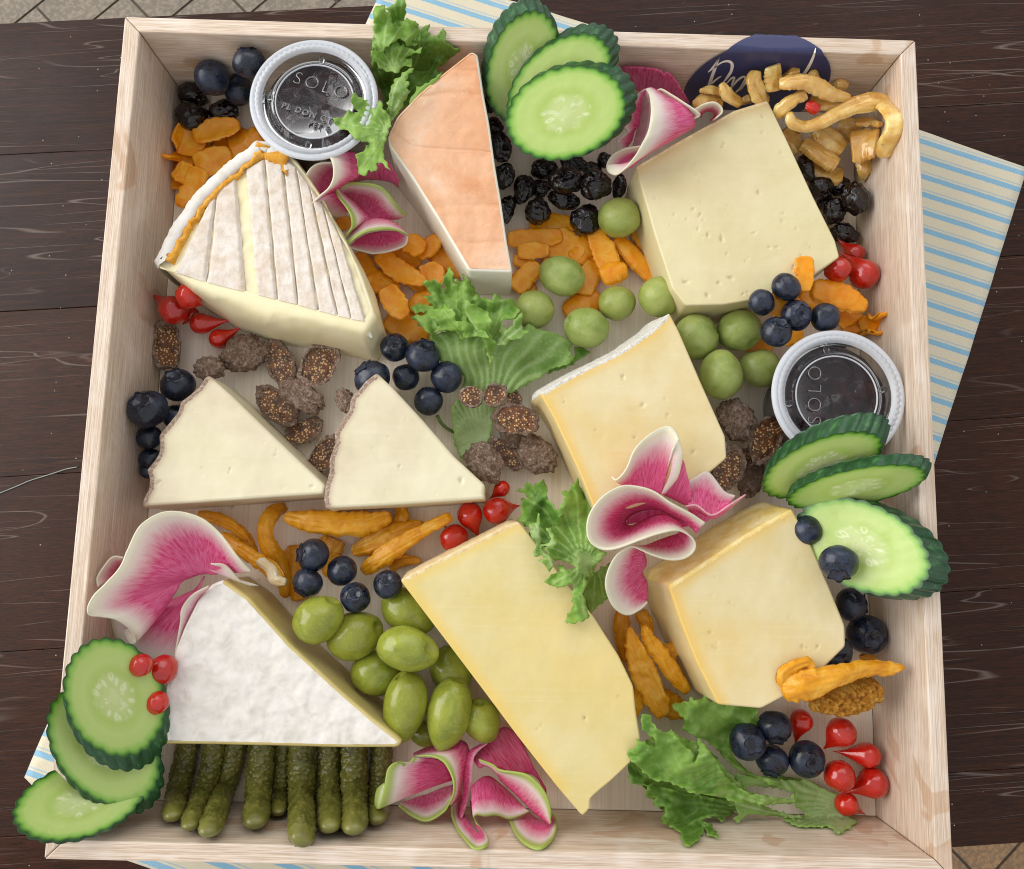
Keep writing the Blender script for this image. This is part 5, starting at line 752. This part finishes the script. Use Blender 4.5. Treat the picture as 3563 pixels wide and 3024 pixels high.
petals('flat dusky red radish slice leaning on the top tray wall', 'radish_white', 'z9', [([(470, 250, 26), (560, 380, 24), (720, 420, 22), (900, 440, 22)], [(265, 80, 40), (460, 55, 43), (700, 66, 44), (900, 100, 44), (970, 180, 42)], .05, .42, 1.), ([(880, 440, 22), (1000, 500, 22), (1200, 560, 22)], [(965, 170, 42), (1010, 130, 42), (1090, 190, 40), (1230, 390, 34), (1345, 585, 26)], .0, .42, 1.)])
# ================================================================== lettuce
def leaf(fr, outline, anchors, base, mat, parent, loc, ruff=3.5, rf=.09, nribs=9, ribw=.3, name='leaf', holes=0, teeth=1.):
    """outline traced; anchors (x,y,z) give the height; base = where the ribs start"""
    sc = FR[fr][2]; O = np.array([src(fr, x, y) for x, y in outline]); O = densify(O, 7.); n = len(O); sd = random.uniform(0, 90)
    D = np.roll(O, -1, 0) - np.roll(O, 1, 0); D /= np.linalg.norm(D, axis=1, keepdims=True) + 1e-9; N = np.column_stack([D[:, 1], -D[:, 0]]); ar = sum(O[i][0] * O[(i + 1) % n][1] - O[(i + 1) % n][0] * O[i][1] for i in range(n)); N = N if ar > 0 else -N
    sarc = np.arange(n) * 7.; per = 26.; tid = np.floor(sarc / per).astype(int); tam = np.random.default_rng(int(sd * 10)).uniform(.1, 1., tid.max() + 2); tf_ = (sarc / per) % 1; tooth = np.clip(1 - np.abs(tf_ - .5) * 3.2, 0, 1) * tam[tid] * 9 * teeth
    O = O + N * (tooth + np.array([noise.noise(Vector((p[0] * .05, p[1] * .05, sd))) for p in O]) * 3 * teeth)[:, None]
    tv, tf, nb = fill(O, 7.); ed = segdist(tv, O, np.roll(O, -1, 0)) * .15; A = np.array(anchors, float); AU = np.array([src(fr, a[0], a[1]) for a in A]); d2 = ((tv[:, None, :] - AU[None]) ** 2).sum(-1) + 200.; w = d2 ** -1.4; Z = (w * A[:, 2]).sum(1) / w.sum(1)
    bu, bv = src(fr, *base); rel = tv - np.array([bu, bv]); dist = np.hypot(rel[:, 0], rel[:, 1]) * .15; ang = np.arctan2(rel[:, 1], rel[:, 0]) + .25 * np.array([noise.noise(Vector((p[0] * .006, p[1] * .006, sd))) for p in tv])
    k = nribs; ph = (ang * k / math.pi + sd) % 1.; v = np.exp(-((np.minimum(ph, 1 - ph) * dist * math.pi / k) / (ribw * 1.9 * (1 + .02 * dist))) ** 2) * np.clip(1.1 - dist / 130, .2, 1)
    wed = np.clip(1 - ed / 11, 0, 1) ** 1.2; Z = Z + ruff * (.35 + .9 * wed) * np.array([nz((p[0], p[1], 0), rf * .12, sd, 3) for p in tv]) * 1.5 + .35 * v + np.sin(2 * math.pi * ph) * np.clip(dist / 40, 0, 1) * (.15 + wed) * ruff * .26
    V = PZ(tv[:, 0], tv[:, 1], Z)
    for _ in range(40):
        bad = ((np.abs(V[:, 0]) > 190.8) | (np.abs(V[:, 1]) > 190.8)) & (Z < 57.5)
        if not bad.any(): break
        Z = Z + bad * 1.5; V = PZ(tv[:, 0], tv[:, 1], Z)
    if V[tf[0][0]] is not None: pass
    V, Fc, at = solidify(V, tf, .3, {'e': np.clip(ed / 12, 0, 1), 'v': v}); link(name, mesh(name, V, Fc, MT[mat], True, at, loc), parent)
def lettuce(label, fr, x, y): c = P(fr, x, y, 2); o = empty('lettuce_bunch', c); tag(o, label, 'lettuce', 'curly lettuce garnish'); return o, tuple(c)
o, lc = lettuce('dark curly lettuce bunch standing at the top tray wall', 'z1', 700, 700)
leaf('z1', [(840, 200), (870, 260), (890, 292), (940, 250), (978, 236), (960, 310), (1000, 352), (1040, 348), (1110, 268), (1132, 330), (1120, 392), (1170, 432), (1268, 490), (1190, 542), (1140, 572), (1152, 590), (1060, 640), (1040, 690), (1102, 690), (1080, 742), (870, 950), (720, 1040), (660, 1100), (540, 1060), (530, 920), (470, 760), (430, 650), (500, 500), (640, 300), (740, 230)], [(700, 900, 22), (560, 900, 18), (900, 700, 30), (700, 500, 38), (1000, 450, 44), (1200, 490, 44), (800, 280, 52), (500, 600, 34)], (640, 1050), 'leaf_dark', o, lc, 3.)
leaf('z1', [(740, -60), (745, 80), (738, 200), (700, 245), (640, 250), (600, 190), (590, 110), (545, 80), (640, 40), (700, -20)], [(700, 0, 74), (690, 240, 60)], (680, 260), 'leaf_dark', o, lc, 2.)
leaf('z1', [(437, 110), (480, 60), (542, 60), (560, 112), (602, 120), (612, 200), (640, 250), (712, 250), (700, 205), (760, 185), (840, 205), (850, 270), (882, 300), (888, 392), (830, 442), (760, 430), (700, 360), (630, 400), (560, 450), (520, 500), (470, 520), (430, 650), (420, 500), (432, 390), (450, 300), (430, 255), (452, 235)], [(500, 100, 70), (470, 400, 56), (450, 600, 46), (650, 320, 62), (800, 230, 64), (860, 400, 58)], (520, 560), 'leaf', o, lc, 4.)
leaf('z1', [(408, 486), (500, 500), (572, 532), (548, 458), (610, 440), (662, 388), (702, 452), (718, 408), (745, 452), (782, 458), (832, 492), (906, 455), (885, 502), (800, 520), (725, 560), (800, 568), (815, 632), (700, 640), (685, 692), (560, 682), (480, 632), (470, 590), (430, 540)], [(420, 490, 58), (660, 400, 62), (900, 460, 62), (600, 620, 52), (800, 620, 50)], (640, 680), 'leaf', o, lc, 3.)
leaf('z1', [(828, 658), (770, 712), (745, 772), (778, 785), (760, 842), (782, 880), (742, 950), (712, 1010), (700, 1052), (632, 1130), (590, 1182), (580, 1070), (590, 950), (600, 880), (642, 800), (632, 770), (700, 742), (740, 690)], [(820, 670, 66), (700, 800, 64), (640, 1000, 60), (600, 1160, 54)], (600, 1160), 'leaf_pale', o, lc, 2., .12)
leaf('z1', [(45, 1130), (160, 1130), (195, 1052), (270, 1100), (302, 1082), (230, 992), (243, 898), (330, 950), (382, 958), (402, 1030), (460, 1052), (498, 963), (530, 1050), (590, 1102), (602, 1170), (562, 1320), (538, 1400), (530, 1500), (602, 1642), (560, 1600), (510, 1550), (470, 1562), (466, 1642), (400, 1622), (340, 1692), (300, 1662), (290, 1560), (268, 1480), (342, 1460), (372, 1400), (432, 1372), (330, 1352), (240, 1312), (200, 1250), (130, 1232), (80, 1192)], [(60, 1140, 56), (250, 950, 58), (500, 980, 60), (330, 1660, 54), (560, 1250, 56), (330, 1200, 57)], (570, 1260), 'leaf', o, lc, 2.4, .10, 8, .25)
leaf('z1', [(1100, 690), (1060, 730), (960, 800), (870, 850), (800, 940), (790, 1000), (860, 950), (960, 850), (1080, 742)], [(1090, 700, 54), (800, 980, 50)], (800, 980), 'leaf', o, lc, 1.)
o, lc = lettuce('pale ribbed curly lettuce head in the centre of the tray', 'z2', 650, 1000)
leaf('z2', [(230, 640), (400, 600), (520, 600), (700, 620), (850, 600), (1000, 600), (1050, 540), (1120, 590), (1250, 612), (1424, 700), (1380, 745), (1395, 800), (1345, 835), (1438, 810), (1380, 872), (1250, 905), (1100, 1000), (950, 1085), (850, 1130), (760, 1200), (760, 1320), (720, 1500), (640, 1640), (480, 1650), (430, 1500), (410, 1240), (490, 1130), (520, 980), (430, 900), (310, 850), (270, 750)], [(650, 1500, 5), (650, 1200, 9), (700, 1000, 13), (300, 700, 18), (600, 700, 22), (1000, 700, 20), (1400, 700, 14), (1100, 950, 12)], (680, 1560), 'leaf_pale', o, lc, 2.4, .06, 26, .5)
leaf('z2', [(165, 200), (265, 172), (330, 240), (362, 268), (338, 160), (395, 72), (417, 130), (420, 205), (470, 215), (428, 180), (540, 188), (485, 125), (560, 190), (600, 270), (660, 332), (712, 330), (740, 370), (768, 285), (812, 332), (860, 350), (902, 328), (940, 400), (968, 430), (930, 500), (850, 500), (820, 540), (800, 600), (750, 660), (700, 650), (640, 600), (560, 640), (500, 660), (420, 600), (300, 600), (250, 642), (160, 560), (82, 478), (190, 468), (210, 430), (110, 452), (68, 408), (120, 380), (270, 400), (180, 310), (250, 310)], [(200, 200, 26), (390, 100, 28), (560, 300, 30), (900, 400, 28), (600, 600, 26), (120, 450, 22), (300, 580, 22)], (620, 1000), 'leaf', o, lc, 4.5, .11, 20, .3)
leaf('z2', [(213, 420), (340, 412), (345, 378), (400, 430), (420, 408), (440, 520), (500, 520), (510, 455), (540, 530), (600, 560), (690, 600), (722, 660), (600, 640), (500, 662), (520, 600), (430, 592), (350, 592), (262, 612), (310, 560), (290, 510), (243, 490)], [(250, 440, 32), (500, 500, 36), (700, 640, 34), (300, 600, 28)], (620, 900), 'leaf', o, lc, 3.5, .12)
leaf('z2', [(992, 448), (985, 550), (1002, 600), (1055, 598), (960, 662), (890, 672), (850, 722), (780, 715), (820, 630), (820, 555), (870, 592), (912, 560), (930, 508)], [(985, 470, 36), (900, 600, 34), (800, 700, 28)], (780, 720), 'leaf_pale', o, lc, 2., .12)
leaf('z2', [(442, 350), (500, 330), (560, 370), (620, 400), (700, 440), (742, 520), (715, 610), (770, 700), (740, 900), (700, 760), (640, 640), (540, 540), (480, 440)], [(480, 370, 36), (700, 500, 36), (720, 640, 30), (740, 850, 20)], (740, 900), 'leaf', o, lc, 3., .12)
leaf('z2', [(1250, 905), (1380, 872), (1440, 810), (1420, 730), (1500, 740), (1560, 780), (1400, 880), (1200, 960)], [(1300, 880, 6), (1500, 760, 8)], (1100, 1000), 'leaf_dark', o, lc, 1.5)
V, Fc = tube(catmull([P('z2', *p) for p in [(290, 1300, 9), (320, 1360, 7), (360, 1400, 5), (400, 1425, 4), (430, 1440, 3)]], 20), .9, 8); link('stalk', mesh('stalk', V, Fc, MT['twig'], True, None, lc), o)
o, lc = lettuce('curly lettuce tuft between the yellow wedge and the radish flower', 'z3', 700, 700)
leaf('z3', [(862, 1280), (880, 1150), (1000, 1100), (1150, 1000), (1130, 1200), (1110, 1400), (1000, 1480), (936, 1555), (900, 1500), (858, 1400)], [(950, 1500, 20), (1100, 1050, 28)], (1000, 1000), 'leaf', o, lc, 2.)
leaf('z3', [(110, 215), (210, 190), (232, 115), (300, 180), (330, 140), (412, 98), (440, 170), (458, 210), (440, 280), (480, 330), (530, 400), (582, 430), (645, 368), (642, 440), (590, 512), (520, 580), (450, 620), (480, 700), (540, 782), (480, 832), (400, 812), (340, 770), (250, 690), (270, 600), (230, 612), (130, 522), (190, 480), (158, 380), (190, 288), (240, 310), (275, 270), (230, 280), (210, 240)], [(150, 220, 26), (380, 150, 30), (250, 500, 40), (450, 500, 34), (450, 780, 42), (620, 400, 44)], (700, 900), 'leaf_dark', o, lc, 5., .13)
leaf('z3', [(598, 222), (680, 222), (752, 122), (772, 190), (785, 65), (802, 150), (850, 230), (930, 330), (980, 350), (950, 420), (900, 560), (882, 640), (912, 770), (1000, 842), (1095, 895), (1050, 950), (980, 1040), (958, 1150), (880, 1140), (880, 1262), (840, 1340), (870, 1420), (900, 1560), (905, 1612), (720, 1668), (652, 1645), (690, 1570), (740, 1490), (740, 1230), (690, 1240), (610, 1272), (520, 1262), (420, 1215), (500, 1130), (600, 1110), (558, 1025), (640, 1040), (662, 1092), (780, 1060), (700, 1000), (520, 960), (480, 900), (400, 842), (470, 830), (540, 782), (480, 662), (440, 620), (530, 600), (560, 540), (600, 520), (580, 400), (640, 330), (650, 285)], [(650, 240, 34), (750, 160, 34), (900, 380, 32), (700, 600, 40), (800, 900, 44), (1050, 900, 46), (700, 1150, 50), (450, 1210, 48), (820, 1400, 50), (700, 1640, 48), (500, 720, 46)], (860, 1000), 'leaf', o, lc, 4., .11, 12, .3)
leaf('z3', [(315, 932), (320, 860), (350, 780), (270, 700), (262, 590), (340, 560), (350, 452), (372, 520), (362, 640), (380, 780), (420, 910), (480, 920), (522, 1000), (482, 1102), (420, 1010), (362, 980), (450, 962), (400, 920)], [(340, 480, 48), (330, 700, 48), (350, 900, 50), (490, 1080, 49)], (380, 700), 'leaf_pale', o, lc, 2.5, .14)
leaf('z3', [(440, 620), (490, 625), (540, 780), (520, 820), (400, 820), (392, 800), (480, 790), (500, 740)], [(460, 630, 52), (520, 790, 54), (410, 815, 52)], (480, 760), 'leaf_pale', o, lc, 1.)
o, lc = lettuce('sprawling curly lettuce leaf in the bottom right corner', 'z4', 1000, 900)
leaf('z4', [(130, 640), (230, 480), (330, 430), (480, 410), (600, 460), (700, 480), (800, 570), (900, 690), (1000, 800), (1100, 885), (1280, 940), (1000, 1000), (800, 1000), (600, 1080), (450, 1100), (350, 1000), (260, 870), (150, 770)], [(200, 600, 30), (500, 500, 28), (400, 1000, 18), (800, 700, 18), (800, 980, 10), (1200, 940, 6)], (1300, 960), 'leaf', o, lc, 3.5, .13, 30, .35)
leaf('z4', [(105, 640), (210, 740), (240, 830), (330, 830), (440, 860), (570, 900), (770, 930), (980, 980), (1020, 1030), (960, 1060), (870, 1132), (830, 1085), (700, 1118), (780, 1150), (852, 1262), (760, 1240), (740, 1175), (690, 1270), (612, 1342), (560, 1310), (540, 1220), (470, 1180), (368, 1120), (420, 1060), (410, 1012), (315, 1000), (340, 940), (250, 932), (270, 840), (128, 812)], [(130, 780, 34), (300, 960, 26), (400, 1100, 24), (620, 1320, 27), (840, 1240, 22), (700, 1000, 16), (980, 1000, 12)], (1300, 1000), 'leaf_dark', o, lc, 4., .12, 26, .3)
leaf('z4', [(1000, 960), (1150, 975), (1350, 1055), (1550, 1095), (1545, 1140), (1370, 1092), (1100, 1062), (1020, 1135), (965, 1110), (1020, 1070), (990, 1020)], [(1000, 1000, 14), (1540, 1120, 8), (980, 1110, 14)], (1560, 1110), 'leaf_pale', o, lc, .8, .06, 12, .4)
leaf('z4', [(95, 572), (180, 510), (172, 448), (240, 490), (330, 520), (338, 460), (260, 400), (222, 350), (222, 255), (290, 258), (300, 320), (380, 400), (440, 402), (462, 368), (510, 450), (560, 500), (650, 580), (640, 660), (700, 560), (680, 438), (760, 530), (830, 640), (880, 720), (970, 830), (1100, 902), (1300, 932), (1450, 952), (1470, 880), (1485, 975), (1300, 990), (1150, 985), (980, 970), (900, 935), (770, 912), (600, 885), (570, 850), (430, 800), (320, 790), (230, 720), (130, 620), (105, 600)], [(110, 570, 47), (250, 280, 47), (460, 400, 44), (700, 480, 38), (500, 650, 40), (400, 780, 36), (800, 800, 30), (1000, 920, 20), (1450, 960, 12)], (1500, 970), 'leaf', o, lc, 3.5, .12, 30, .35)
leaf('z4', [(468, 172), (520, 160), (600, 150), (632, 108), (645, 132), (720, 120), (752, 58), (778, 150), (850, 135), (905, 205), (898, 112), (970, 112), (985, 68), (1042, 120), (1060, 180), (1102, 188), (1165, 200), (1175, 290), (1160, 340), (1000, 350), (960, 400), (935, 470), (960, 560), (1010, 640), (1080, 712), (1180, 765), (1400, 760), (1600, 800), (1560, 830), (1400, 850), (1150, 790), (1000, 690), (900, 610), (830, 520), (750, 460), (690, 440), (555, 372), (580, 300), (548, 260), (490, 212)], [(500, 190, 26), (700, 120, 28), (1000, 120, 24), (1150, 250, 18), (700, 350, 22), (950, 480, 14), (1200, 770, 8), (1500, 800, 7)], (1600, 900), 'leaf', o, lc, 3.5, .10, 18, .4)
leaf('z4', [(985, 780), (1000, 735), (1150, 770), (1400, 790), (1600, 790), (1680, 850), (1860, 920), (1860, 1050), (1995, 1125), (1900, 1195), (1840, 1235), (1770, 1170), (1500, 1172), (1380, 1110), (1560, 1110), (1560, 1050), (1480, 1000), (1490, 900), (1380, 858), (1100, 825), (1062, 862)], [(1000, 780, 12), (1500, 850, 7), (1800, 1000, 6), (1900, 1180, 8), (1500, 1150, 7)], (2000, 1100), 'leaf_pale', o, lc, 1.4, .06, 30, .5, 'stem')
# ================================================================== lidded sauce cups
def cup(label, fr, x, y, r, ztop, txt, trot):
    ztop = liftz(fr, x, y, ztop, r * mmpx(fr, x, y, ztop) + .3); c = P(fr, x, y, ztop); R = r * mmpx(fr, x, y, ztop); loc = (c[0], c[1], 0.3); o = empty('sauce_cup', loc); tag(o, label, 'cup', 'lidded sauce cups'); N = 128
    def lathe(prof, mat, name, ridge=None, parent=None, n=N):
        V = []; 
        for j, (rr, z) in enumerate(prof):
            for i in range(n): a = 2 * math.pi * i / n; k = 1 + (ridge[1] * (i % 2) if ridge and j in ridge[0] else 0); V.append((c[0] + rr * k * math.cos(a), c[1] + rr * k * math.sin(a), z + (1.0 * (i % 2) if ridge and j in ridge[0] else 0)))
        Fc = [(j * n + i, j * n + (i + 1) % n, (j + 1) * n + (i + 1) % n, (j + 1) * n + i) for j in range(len(prof) - 1) for i in range(n)]; return link(name, mesh(name, V, Fc, mat, True, None, loc), parent or o)
    lathe([(.1, 1), (R * .66, 1), (R * .69, 2), (R * .90, ztop - 4), (R * .93, ztop - 2.5), (R * .99, ztop - 2.5)], MT['clear'], 'cup_body')
    sv = [(.01, ztop - 9)] + [(R * .82 * q, ztop - 9 + .0) for q in np.linspace(.1, 1, 14)]; j = lathe(sv + [(R * .67, 2)], MT['jam'], 'jam', None, None, 64); 
    for v in j.data.vertices:
        if v.co.z > (ztop - 11) * .001: v.co.z += .0022 * noise.noise(v.co * 160)
    l = lathe([(.01, ztop - 3.2), (R * .60, ztop - 3.2), (R * .625, ztop - 2.3), (R * .66, ztop - 2.6), (R * .70, ztop - 4.2), (R * .78, ztop - 4.2), (R * .80, ztop - 2.), (R * .82, ztop - .6)], MT['clear'], 'lid')
    lathe([(R * .81, ztop - 1.2), (R * .83, ztop), (R * .90, ztop + .3), (R * .915, ztop - .2)], MT['frosted'], 'ribbed_ring', ([1, 2], .012), l, 120)
    t = []; 
    for a in np.linspace(0, 2 * math.pi, 13): t.append((R * (.955 + .05 * math.cos(a)), ztop - .9 + 1.4 * math.sin(a)))
    lathe(t, MT['frosted'], 'lid_bead', None, l)
    t = [(R * (.615 + .012 * math.cos(a)), ztop - 2.5 + .5 * math.sin(a)) for a in np.linspace(0, 2 * math.pi, 9)]; lathe(t, MT['frosted'], 'lid_ridge', None, l)
    for k in range(4):
        a = math.radians(trot + 12 + 90 * k); V, Fc = uvs(12, 8); q = np.array([c[0] + R * .72 * math.cos(a), c[1] + R * .72 * math.sin(a), ztop - 3.4]); link('lid_tab', mesh('lid_tab', (V * np.array([2.6, 1.5, .9])) @ rz(math.degrees(a)).T + q, Fc, MT['clear'], True, None, loc), l)
    for s, size, dx, dy in txt:
        cu = bpy.data.curves.new('embossing', 'FONT'); cu.body = s; cu.size = size * R * .001; cu.align_x = 'CENTER'; cu.align_y = 'CENTER'; cu.extrude = .0003; cu.bevel_depth = .00012; cu.offset = -.00035 * (size > .2); cu.space_character = 1.3
        tmp = bpy.data.objects.new('tmp', cu); COL.objects.link(tmp); bpy.context.view_layer.update(); me = bpy.data.meshes.new_from_object(tmp.evaluated_get(bpy.context.evaluated_depsgraph_get())); bpy.data.objects.remove(tmp); me.materials.clear(); me.materials.append(MT['emboss'])
        e = link('embossed_lettering', me, l); p = rz(trot) @ np.array([dx * R, dy * R, 0]); e.location = ((p[0]) * .001, (p[1]) * .001, (ztop - 2.9 - loc[2]) * .001); e.rotation_euler[2] = math.radians(trot)
cup('clear lidded plastic cup of dark jam at the top left', 'z12', 885, 860, 785, 44, [('SOLO', .30, .0, .28), ('PL DON CT', .13, -.05, -.22), ('PET E', .11, .2, -.36)], -17)
cup('clear lidded plastic cup of dark jam beside the right cucumber fan', 'c6', 962, 650, 402, 46, [('SOLO', .30, .0, .32)], 88)
CV, CF = [], []; iv, if_ = ico(1)
for k in range(130):
    x, y = random.uniform(-185, 185), random.uniform(-185, 185); r = random.uniform(.25, .9); b = len(CV); q = iv * (1 + RNG.uniform(-.35, .35, (len(iv), 1))) * np.array([r, r * random.uniform(.6, 1), r * .7]) + np.array([x, y, r * .5]); CV += list(q); CF += [tuple(i + b for i in f) for f in if_]
o = link('cheese_crumbs', mesh('cheese_crumbs', CV, CF, MT['paste_cream'], False, {'e': np.full(len(CV), 30.)})); tag(o, 'tiny pale cheese crumbs scattered on the tray floor', 'crumbs', None, 'stuff')
finish_labels()
